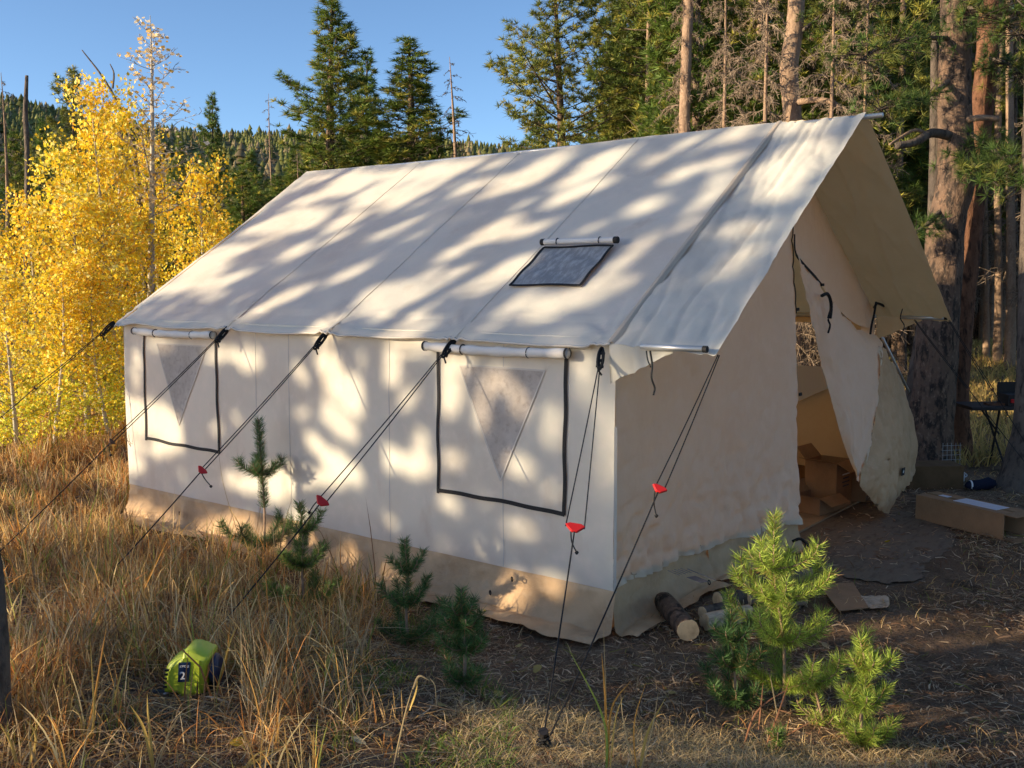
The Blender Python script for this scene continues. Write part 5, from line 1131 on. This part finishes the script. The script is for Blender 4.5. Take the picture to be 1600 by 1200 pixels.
# ------------------------------------------------------------------ saplings
def sapling(basepx, toppx, label, green, nn=5200, spread=.45, seed=0, tiers=3, nl=.042, dark=None, lean=0, first=.42, name='pine_sapling', group='pine saplings round the tent'):
    r = np.random.RandomState(seed); g0 = G(*basepx); dd = float((g0-CAM)@FW); tp_ = at(toppx[0], toppx[1], dd); H_ = tp_[2]-g0[2]
    o = thing(name, label, 'pine sapling', tuple(g0), group)
    ax_ = spline([g0-[0, 0, .03], g0+(tp_-g0)*.35+r.normal(size=3)*.012, g0+(tp_-g0)*.7+r.normal(size=3)*.010, tp_], 8)
    local(MB().tube(ax_, np.linspace(.010, .004, len(ax_)), 7).obj('stem', M_barkpale, smooth=True), o)
    segs = [(ax_[int(len(ax_)*.35):], 1.4)]
    tb = MB()
    levels = np.linspace(.16, first+.32, tiers)
    for li, f in enumerate(levels):
        nb = 7 if li < tiers-1 else 5
        for q in range(nb):
            az = q*6.28/nb+li*1.1+r.normal()*.25; L_ = H_*spread*(1-.62*f)*r.uniform(.45, 1.15)
            b = ax_[int(f*(len(ax_)-1))]; e = b+np.array([math.cos(az), math.sin(az), .55])*L_*.9; Q = spline([b, b+(e-b)*.55-[0, 0, .02], e, e+np.array([math.cos(az)*.3, math.sin(az)*.3, .8])*L_*.28], 6)
            local(MB().tube(Q, np.linspace(.005, .003, len(Q)), 5).obj('branch', M_barkpale, smooth=True), o); segs.append((Q, 1.0))
    LEN_ = np.array([np.linalg.norm(np.diff(q, axis=0), axis=1).sum()*k_ for q, k_ in segs]); cnt = (1.7*nn*LEN_/LEN_.sum()).astype(int)
    nn = nn
    C = []; D = []
    for (q, _), n_ in zip(segs, cnt):
        t = r.uniform(.05, 1, n_); qq = resample(q, 60); i = np.clip((t*59).astype(int), 0, 58); tg = qq[i+1]-qq[i]; tg /= np.linalg.norm(tg, axis=1)[:, None]
        a = r.normal(size=(n_, 3)); a -= (a*tg).sum(1)[:, None]*tg; a /= np.linalg.norm(a, axis=1)[:, None]
        C.append(qq[i]+a*.003); D.append(tg*r.uniform(.25, 1.2, (n_, 1))+a)
    C = np.concatenate(C); D = np.concatenate(D); D /= np.linalg.norm(D, axis=1)[:, None]; n_ = len(C)
    s = np.cross(D, r.normal(size=D.shape)); s /= np.linalg.norm(s, axis=1)[:, None]; l = nl*r.uniform(.75, 1.35, (n_, 1)); wd = .00115
    M_ = C+D*l*.55+r.normal(size=(n_, 3))*.002
    E = C+D*l+np.array([0, 0, .12])*l+r.normal(size=(n_, 3))*.003
    V = np.stack([C-s*wd, C+s*wd, M_+s*wd, M_-s*wd, E], 1).reshape(-1, 3)
    f3 = np.array([[0, 1, 2], [0, 2, 3], [3, 2, 4]]); F = (f3[None]+(np.arange(n_)*5)[:, None, None]).reshape(-1, 3)
    T = np.tile([green], (n_, 1))*r.uniform(.45, 1.6, (n_, 1)); T[r.rand(n_) < .09] = (.34, .20, .08)
    tag(local(fast('needles', V, F, M_needle, tint=np.repeat(T, 5, 0)), o), kind='stuff'); return o
SUN_GREEN = (.34, .44, .07); SHADE_GREEN = (.085, .17, .05)  # sunlit and shaded needle greens; sun and shade are put into the tint
sapling((1225, 1108), (1210, 803), 'tallest bright green pine sapling sunlit in front of the porch', SUN_GREEN, 8200, .42, 1, 4, .052)
sapling((1348, 1165), (1344, 998), 'small bright green pine sapling at lower right', SUN_GREEN, 4000, .42, 2, 3, .046)
sapling((1150, 1110), (1142, 955), 'dark bushy pine sapling left of the tallest bright one', SHADE_GREEN, 4000, .45, 3, 3, .048)
sapling((638, 1015), (632, 842), 'dark green pine sapling in front of the middle of the tan sod cloth', SHADE_GREEN, 4200, .42, 4, 3, .040)
sapling((726, 1082), (721, 920), 'narrow dark pine sapling right of the middle one', SHADE_GREEN, 3600, .30, 5, 4, .040)
sapling((478, 962), (468, 785), 'green pine sapling below the red slider of the near window rope', (.12, .20, .05), 4200, .34, 6, 3, .045)
sapling((412, 880), (404, 655), 'tall spiky pine sapling against the tent wall between the windows', SHADE_GREEN, 4200, .30, 7, 2, .055, first=.30)
sapling((1222, 1185), (1205, 1142), 'tiny pine seedling at the bottom below the tallest bright sapling', (.12, .2, .04), 700, .6, 8, 2, .03)
sapling((1290, 1130), (1262, 1045), 'low sunlit pine sprig between the two bright saplings', SUN_GREEN, 600, .5, 9, 2, .045)
# bare shrub in front of the far window
g0 = G(255, 800); dd = float((g0-CAM)@FW); o = thing('bare_shrub', 'leafless thin shrub in front of the far window', 'shrub', tuple(g0)); b = MB(); r = random.Random(4)
def twig(p, v, L_, rad, lev):
    P = [p]; 
    for k in range(5): v = nrm(v+np.array([r.uniform(-.16, .16), r.uniform(-.16, .16), .08])); P.append(P[-1]+v*L_/5)
    b.tube(P, np.linspace(rad, rad*.5, 6), 5)
    if lev < 3:
        for _ in range(3 if lev else 4):
            k = r.randint(2, 5); twig(P[k], nrm(v+RT*r.uniform(-.7, .7)+FW*r.uniform(-.3, .3)), L_*r.uniform(.4, .65), rad*.55, lev+1)
for q in (-.4, -.1, .12, .35): twig(g0+RT*q*.12, nrm([0, 0, 1]+RT*q*.8), .55, .0065, 0)
local(b.obj('stems', M_barkdark, smooth=True), o)

# ------------------------------------------------------------------ grass and litter
def blades(P, h, wd, lean, tint, seg=3, rng=rs, curl=1.0):
    n = len(P); a = rng.uniform(0, 6.28, n); d_ = np.stack([np.cos(a), np.sin(a), np.zeros(n)], 1); fa = rng.uniform(0, 6.28, n); s = np.stack([np.cos(fa), np.sin(fa), rng.uniform(-.3, .3, n)], 1)
    V = np.zeros((n, 2*seg+1, 3))
    for i in range(seg+1):
        t = i/seg; c = P+d_*(lean*h*(t**(1+curl*.6)))[:, None]; c[:, 2] += h*(t-.45*np.clip(lean, 0, 1.6)*t*t*curl)
        if i < seg: V[:, 2*i] = c-s*(wd*(1-t*.6))[:, None]; V[:, 2*i+1] = c+s*(wd*(1-t*.6))[:, None]
        else: V[:, 2*seg] = c
    f = []
    for i in range(seg-1): f += [[2*i, 2*i+1, 2*i+3], [2*i, 2*i+3, 2*i+2]]
    f += [[2*seg-2, 2*seg-1, 2*seg]]; f = np.array(f); k_ = 2*seg+1
    F = (f[None]+(np.arange(n)*k_)[:, None, None]).reshape(-1, 3); return V.reshape(-1, 3), F, np.repeat(tint, k_, 0)
def scatter(n, px0, px1, r0, r1, pw=1.0):
    b_ = rs.uniform(px0, px1, n); r = r0+(r1-r0)*rs.rand(n)**pw; dv = RT[None]*((b_-800)/FOC)[:, None]+FW; dv[:, 2] = 0; P = CAM+dv*r[:, None]; P[:, 2] = gz(P[:, 0], P[:, 1]); return P
def inside(P, m=.0): return (P[:, 0] > -.22+m) & (P[:, 0] < W+.2) & (P[:, 1] > -.02) & (P[:, 1] < LEN+.1)
def tallf(P): return P[:, 1]-(1.75+.88*(P[:, 0]+.3))
def nz(P, s, off=0): return np.array([mn.noise(Vector((p[0]*s+off, p[1]*s, off))) for p in P])
GC = np.array([(.72, .47, .19), (.64, .29, .09), (.52, .35, .19), (.86, .66, .36), (.28, .31, .07), (.29, .15, .07), (.70, .45, .15)])
# tall dry grass grows in clumps
Cn = scatter(7000, -260, 640, 2.4, 15, 1.25); Cn = Cn[(tallf(Cn)+rs.normal(size=len(Cn))*.32 > 0) & ~inside(Cn, -.02)]; Cn = Cn[nz(Cn, 1.6, 2) > -.05-.5*rs.rand(len(Cn))**3]; m = len(Cn)
cnz = nz(Cn, .9); cnz2 = nz(Cn, 2.5, 5)
per = 12; idx = np.repeat(np.arange(m), per); P = Cn[idx]+rs.normal(size=(m*per, 3))*[.038, .038, 0]; P[:, 2] = gz(P[:, 0], P[:, 1])-.01
dc = np.linalg.norm(P-CAM, axis=1); ty = rs.choice(7, m, p=[.25, .17, .2, .12, .09, .09, .08])[idx]; sw = rs.rand(len(P)) < .3; ty[sw] = rs.choice(7, sw.sum())
tint = GC[ty]*rs.uniform(.65, 1.25, (len(P), 1))
hgt = (.08+.24*np.clip(.5+cnz, 0, 1)+.16*rs.rand(m)**2)[idx]*rs.uniform(.5, 1.25, len(P)); hgt *= np.where(rs.rand(len(P)) < .05, 1.6, 1.0); hgt *= .45+.55*sm(3.4, 5.2, dc)
k = ~inside(P, -.03); k &= (P[:, 1] > -1.4); gx, gy, gd = proj(P); k &= ~((gx > 225) & (gx < 385) & (gd < dT+.12) & (gy > 990) & (rs.rand(len(P)) < .96)); k &= ~((gx > 120) & (gx < 240) & (gy > 1065) & (gd < dT+.1) & (rs.rand(len(P)) < .72))
V, F, T = blades(P[k], hgt[k], (.0019+.00030*dc[k])*rs.uniform(.5, 1.6, k.sum()), rs.uniform(.1, 1.0, k.sum())**1.0*rs.choice([.7, 1.7], k.sum(), p=[.7, .3]), tint[k])
tag(fast('dry_grass', V, F, M_grass, tint=T), kind='stuff', label='tall dry golden grass left of the tent', cat='grass')
# tall seed stalks standing above the rest
Cn = scatter(240, -150, 560, 2.7, 8, 1.2); Cn = Cn[(tallf(Cn) > -.2) & ~inside(Cn, -.1)]; gx, gy, gd = proj(Cn+[0, 0, .2]); Cn = Cn[~((gx > 225) & (gx < 375) & (gd < dT+.3))]; n = len(Cn); dc = np.linalg.norm(Cn-CAM, axis=1)
V, F, T = blades(np.repeat(Cn, 3, 0)+rs.normal(size=(n*3, 3))*[.012, .012, 0], rs.uniform(.18, .46, n*3), (.0026+.0002*np.repeat(dc, 3))*rs.uniform(.6, 1.5, n*3), rs.uniform(.1, .8, n*3), np.repeat(np.array([(.88, .50, .14), (.90, .70, .34), (.80, .38, .10), (.50, .50, .12)])[rs.choice(4, n, p=[.3, .35, .25, .1])], 3, 0), seg=5, curl=1.2)
tag(fast('tall_stalks', V, F, M_grass, tint=T), kind='stuff', label='taller orange and straw coloured stalks above the grass at left', cat='grass')
# low green weeds between the saplings
P = scatter(9000, 380, 800, 2.8, 6.5, 1.); q = nz(P, 2.2, 17); P = P[(~inside(P)) & (q > .12+rs.normal(size=len(q))*.06)]; n = len(P)
V, F, T = blades(P, rs.uniform(.03, .11, n), rs.uniform(.0015, .004, n), rs.uniform(.4, 1.2, n), np.array([(.13, .22, .05), (.20, .26, .06), (.42, .42, .08)])[rs.choice(3, n, p=[.5, .38, .12])]*rs.uniform(.7, 1.2, (n, 1)))
tag(fast('green_weeds', V, F, M_grass, tint=T), kind='stuff', label='low green weeds among the small pines in front of the tent', cat='weeds')
# long bent stems tangled over the clumps
Cn = scatter(5200, -200, 620, 2.5, 9, 1.2); Cn = Cn[(tallf(Cn) > -.3) & ~inside(Cn, -.1)]; dc = np.linalg.norm(Cn-CAM, axis=1); n = len(Cn)
V, F, T = blades(Cn, rs.uniform(.16, .42, n)*(.5+.5*sm(3.2, 5, dc)), (.0012+.00026*dc)*rs.uniform(.7, 1.4, n), rs.uniform(.6, 2.2, n), GC[rs.choice([0, 1, 2, 3, 6], n)]*rs.uniform(.8, 1.2, (n, 1)), seg=6, curl=1.5)
gx, gy, gd = proj(V); bad = ((gx > 245) & (gx < 355) & (gy > 1000) & (gy < 1085) & (gd < dT+.1)).reshape(n, -1).any(1); kk = ~bad
nv_ = 13; V = V.reshape(n, nv_, 3)[kk].reshape(-1, 3); T = T.reshape(n, nv_, 3)[kk].reshape(-1, 3); F = F[:kk.sum()*11]
tag(fast('bent_grass', V, F, M_grass, tint=T), kind='stuff', label='long bent dry stems tangled through the grass left of the tent', cat='grass')
# fallen tangled grass and needle litter over all the near soil
P = scatter(150000, -150, 1750, 2.2, 10, 1.2); P = P[~inside(P)]
dc = np.linalg.norm(P-CAM, axis=1); n = len(P); tf = tallf(P)
ty = rs.choice(6, n, p=[.22, .20, .20, .09, .04, .25]); LC = np.array([(.64, .46, .28), (.48, .29, .16), (.50, .38, .26), (.78, .62, .42), (.26, .24, .06), (.24, .13, .075)]); tint = LC[ty]*rs.uniform(.6, 1.25, (n, 1))
nzv = nz(P, 1.3, 3); keepp = rs.rand(n) < np.clip(.50+nzv*1.5+(tf > 0)*.3-.18*(P[:, 0] > -.3), .10, 1); 
onmat = np.zeros(n, bool); xx, yy_, _ = proj(P); onmat = (np.hypot((xx-1368)/125, (yy_-850)/58)+rs.normal(size=n)*.18 < 1) & (rs.rand(n) < .85); keepp &= ~onmat
P = P[keepp]; n = len(P); dc = dc[keepp]; tint = tint[keepp]
a = rs.uniform(0, 6.28, n); L_ = rs.uniform(.025, .11, n); v = np.stack([np.cos(a)*L_, np.sin(a)*L_, rs.normal(size=n)*.18*L_], 1); P[:, 2] += .004+rs.rand(n)*.018
s = np.stack([-np.sin(a), np.cos(a), rs.normal(size=n)*.5], 1)*((.0008+.00016*dc)*rs.uniform(.7, 1.8, n))[:, None]
mid = P+v*.5+rs.normal(size=(n, 3))*(L_*.09)[:, None]; mid[:, 2] = np.maximum(mid[:, 2], P[:, 2])
V = np.stack([P-s, P+s, mid+s, mid-s, P+v], 1).reshape(-1, 3); f3 = np.array([[0, 1, 2], [0, 2, 3], [3, 2, 4]]); F = (f3[None]+(np.arange(n)*5)[:, None, None]).reshape(-1, 3)
tag(fast('needle_litter', V, F, M_grass, tint=np.repeat(tint, 5, 0)), kind='stuff', label='fallen pine needles and dry grass stems covering the soil', cat='litter')
# short sparse grass right and front, bits of green
P = scatter(26000, -100, 1750, 2.3, 11, 1.1); q = nz(P, .8, 9); P = P[(~inside(P)) & (q > -.02+rs.normal(size=len(q))*.1)]; xx, yy_, _ = proj(P); P = P[~((xx > 1235) & (xx < 1500) & (yy_ > 790) & (yy_ < 905))]
n = len(P); dc = np.linalg.norm(P-CAM, axis=1); ty = rs.choice(7, n, p=[.26, .08, .3, .2, .08, .04, .04])
V, F, T = blades(P, rs.uniform(.02, .10, n), (.0009+.00022*dc)*rs.uniform(.6, 1.3, n), rs.uniform(.4, 1.7, n), GC[ty]*rs.uniform(.6, 1.15, (n, 1)))
tag(fast('short_grass', V, F, M_grass, tint=T), kind='stuff', label='short sparse dry grass on the bare soil round the tent', cat='grass')
# straw along the sunlit bottom edge
n = 26000; P = np.array([0, 0, 0])+scatter(n, 700, 1500, 2.5, 4.3, 1.0); xx, yy_, _ = proj(P); k = (yy_ > 1085+25*np.sin(xx*.012)+rs.normal(size=n)*22); P = P[k]; n = len(P)
V, F, T = blades(P, rs.uniform(.03, .11, n), np.full(n, .0011)*rs.uniform(.6, 1.5, n), rs.uniform(.5, 2.0, n), np.array([(.82, .60, .27), (.70, .54, .30), (.88, .70, .40)])[rs.randint(0, 3, n)]*rs.uniform(.6, 1.2, (n, 1)))
tag(fast('straw_grass', V, F, M_grass, tint=T), kind='stuff', label='pale straw grass along the bottom edge in sunlight', cat='grass')
# meadow far right and behind
P = np.concatenate([scatter(16000, 1380, 1900, 11, 34, 1.3), scatter(14000, -300, 800, 14, 40, 1.3)]); P = P[~inside(P)]; n = len(P); dc = np.linalg.norm(P-CAM, axis=1)
V, F, T = blades(P, rs.uniform(.10, .32, n), .0007*dc*rs.uniform(.6, 1.3, n), rs.uniform(.2, 1.0, n), np.array([(.75, .56, .20), (.70, .50, .19), (.60, .40, .14), (.42, .34, .1)])[rs.randint(0, 4, n)]*rs.uniform(.7, 1.2, (n, 1)), seg=2)
tag(fast('meadow_grass', V, F, M_grass, tint=T), kind='stuff', label='straw coloured meadow grass beyond the trunks and behind the tent', cat='grass')

# individual stalks that stand out
def stalks(label, blist, group='tall dry grass stalks standing out in front'):
    g0 = G(*blist[0][0]) if blist[0][0][1] < 1230 else G(blist[0][0][0], blist[0][0][1]); dd = float((g0-CAM)@FW)
    o = thing('grass_stalk', label, 'grass', tuple(g0), group)
    for (bp, mp, tp_, wd, cl) in blist:
        A, Mm, B = at(*bp, dd), at(*mp, dd), at(*tp_, dd); off = rs.normal()*.03*nrm([FW[0], FW[1], 0]); Q = spline([A, Mm+off*.5, B+off], 9); n = len(Q)
        T_ = np.gradient(Q, axis=0); s = np.cross(T_, nrm(CAM-A)+rs.normal(size=3)*.3); s /= np.linalg.norm(s, axis=1)[:, None]
        t = np.linspace(0, 1, n); ww = wd*np.minimum(1, .5+2.2*t)*(1-t**3)+.0003; up = np.cross(s, T_); up /= np.linalg.norm(up, axis=1)[:, None]
        V = np.stack([Q-s*ww[:, None], Q+up*(ww*.5)[:, None], Q+s*ww[:, None]], 1).reshape(-1, 3)
        F = np.array([(i*3+j, i*3+j+1, i*3+j+4, i*3+j+3) for i in range(n-1) for j in range(2)])
        local(fast('leaf_blade', V, F, M_grass, tint=np.tile([cl], (len(V), 1))*np.clip(1.15-.3*t, .6, 1.3).repeat(3)[:, None], smooth=True), o)
Yl = (.60, .42, .12); Og = (.60, .30, .07); Gn = (.26, .34, .07); Tn = (.5, .38, .2)
stalks('tall green and orange grass stalk below the near tent corner', [((948, 1215), (942, 1120), (885, 1003), .0055, Gn), ((948, 1215), (946, 1100), (940, 1020), .005, Og), ((950, 1215), (948, 1110), (944, 975), .003, Tn), ((950, 1215), (955, 1110), (986, 1062), .004, Og), ((952, 1215), (960, 1120), (972, 1075), .003, Yl)])
stalks('upright orange grass stalk just right of the tall green one', [((995, 1215), (990, 1130), (1008, 1060), .006, Og), ((992, 1215), (975, 1130), (972, 1092), .004, Tn), ((998, 1215), (1012, 1150), (1042, 1095), .0055, Yl), ((998, 1215), (1020, 1140), (1030, 1085), .003, Tn)])
stalks('arched dry grass stalk with a drooping tip at bottom centre', [((612, 1210), (632, 1120), (645, 1075), .003, Tn), ((645, 1077), (655, 1055), (672, 1060), .004, Tn), ((672, 1060), (680, 1072), (682, 1105), .002, Tn), ((640, 1110), (650, 1080), (652, 1062), .005, Yl)])
stalks('bright orange forked stalk left of the green trimmer', [((130, 1170), (142, 1110), (160, 985), .006, Og), ((132, 1170), (150, 1120), (148, 995), .004, Yl), ((128, 1175), (120, 1130), (95, 1110), .004, Yl), ((135, 1165), (150, 1100), (176, 1065), .003, Tn)])
stalks('yellow grass stalk leaning between the forked stalk and the trimmer', [((170, 1130), (185, 1060), (208, 980), .005, Yl), ((170, 1130), (178, 1080), (182, 1050), .003, Tn)])
stalks('yellow forked stalk at the bottom left below the trimmer', [((242, 1215), (226, 1140), (205, 1100), .006, Yl), ((242, 1215), (232, 1130), (229, 1085), .005, Yl), ((240, 1215), (262, 1150), (285, 1110), .003, Tn)])
stalks('orange stalk just right of the trimmer', [((335, 1085), (352, 1030), (354, 985), .006, Og), ((337, 1085), (358, 1010), (375, 972), .004, Yl), ((337, 1085), (366, 1040), (367, 1002), .003, Tn)])
stalks('fan of pale stalks at the bottom left corner', [((30, 1215), (20, 1160), (2, 1120), .006, Yl), ((40, 1215), (60, 1150), (48, 1115), .005, Yl), ((70, 1215), (52, 1160), (58, 1110), .004, Tn), ((72, 1215), (90, 1170), (12, 1130), .003, Og)])
stalks('pale grass stalks sweeping right at the bottom edge', [((360, 1215), (395, 1190), (440, 1165), .006, Yl), ((370, 1215), (410, 1195), (455, 1180), .004, Tn), ((370, 1215), (400, 1180), (430, 1172), .004, Yl)])
stalks('orange grass leaves standing at the left in the tall grass', [((35, 880), (30, 830), (22, 790), .008, Og), ((38, 880), (42, 830), (60, 800), .007, Og), ((36, 880), (26, 850), (10, 835), .006, Og)])
stalks('long orange blade leaning right in the middle of the grass', [((205, 960), (235, 900), (268, 835), .008, Og), ((150, 945), (190, 920), (235, 890), .009, (.45, .2, .08))])
stalks('feathery seed stalk in front of the tent wall beside the tall sapling', [((395, 860), (420, 720), (432, 600), .0022, Tn), ((400, 870), (440, 700), (470, 680), .0022, Tn), ((410, 870), (450, 780), (465, 700), .002, Tn), ((380, 860), (350, 760), (340, 690), .002, Tn)])
stalks('reddish bare stems rising under the tallest bright sapling', [((1160, 1170), (1185, 1110), (1245, 1070), .004, (.36, .17, .09)), ((1195, 1170), (1215, 1110), (1232, 1050), .0035, (.36, .17, .09)), ((1185, 1140), (1190, 1090), (1192, 1065), .003, (.36, .17, .09)), ((1200, 1165), (1240, 1140), (1275, 1118), .003, (.36, .17, .09)), ((1215, 1120), (1208, 1080), (1203, 1055), .003, Tn)])
# fallen aspen leaves
fl = [(561, 1168, .030, (.66, .62, .42)), (839, 1052, .024, (.6, .45, .14)), (883, 1071, .024, (.55, .42, .2)), (780, 1092, .022, (.62, .45, .12)), (810, 1016, .020, (.6, .5, .2)), (760, 962, .020, (.6, .5, .1)), (799, 1158, .022, (.55, .42, .2)),
      (715, 1179, .026, (.5, .4, .25)), (606, 1156, .024, (.45, .36, .2)), (373, 1170, .032, (.8, .58, .03)), (398, 1163, .024, (.6, .55, .35)), (1386, 851, .02, (.5, .42, .03)), (1165, 955, .02, (.6, .45, .1)), (690, 1110, .02, (.5, .38, .15)), (905, 1135, .02, (.55, .4, .15)), (530, 1110, .03, (.2, .26, .04)),
      (1290, 1015, .02, (.5, .38, .2)), (1050, 1090, .02, (.5, .4, .15))]
for k, (px_, py_, s, cl) in enumerate(fl):
    g0 = G(px_, py_)+[0, 0, .028]; n = 9; a0 = rs.uniform(0, 6.28); tilt = rs.normal(size=2)*.35; V = []
    for i in range(n):
        t = 2*math.pi*i/n; rr0 = s*(1-.15*math.cos(t))*(1.25 if i == 0 else 1); x_ = math.cos(t+a0)*rr0; y_ = math.sin(t+a0)*rr0; V.append((x_, y_, x_*tilt[0]+y_*tilt[1]+.12*s*math.cos(2*t)))
    V.append((0, 0, .15*s)); F = np.array([(i, (i+1) % n, n) for i in range(n)])
    q = fast('fallen_leaf', V, F, M_leaf, tint=np.tile([cl], (n+1, 1)), smooth=True); q.location = tuple(g0)
    tag(q, {9: 'brightest yellow fallen leaf at the bottom left', 0: 'large pale fallen leaf at the bottom centre left', 15: 'green leaf lying in the shade in front of the tent'}.get(k, 'small yellowish aspen leaf lying on the dark litter'), 'leaf', 'fallen leaves on the litter')
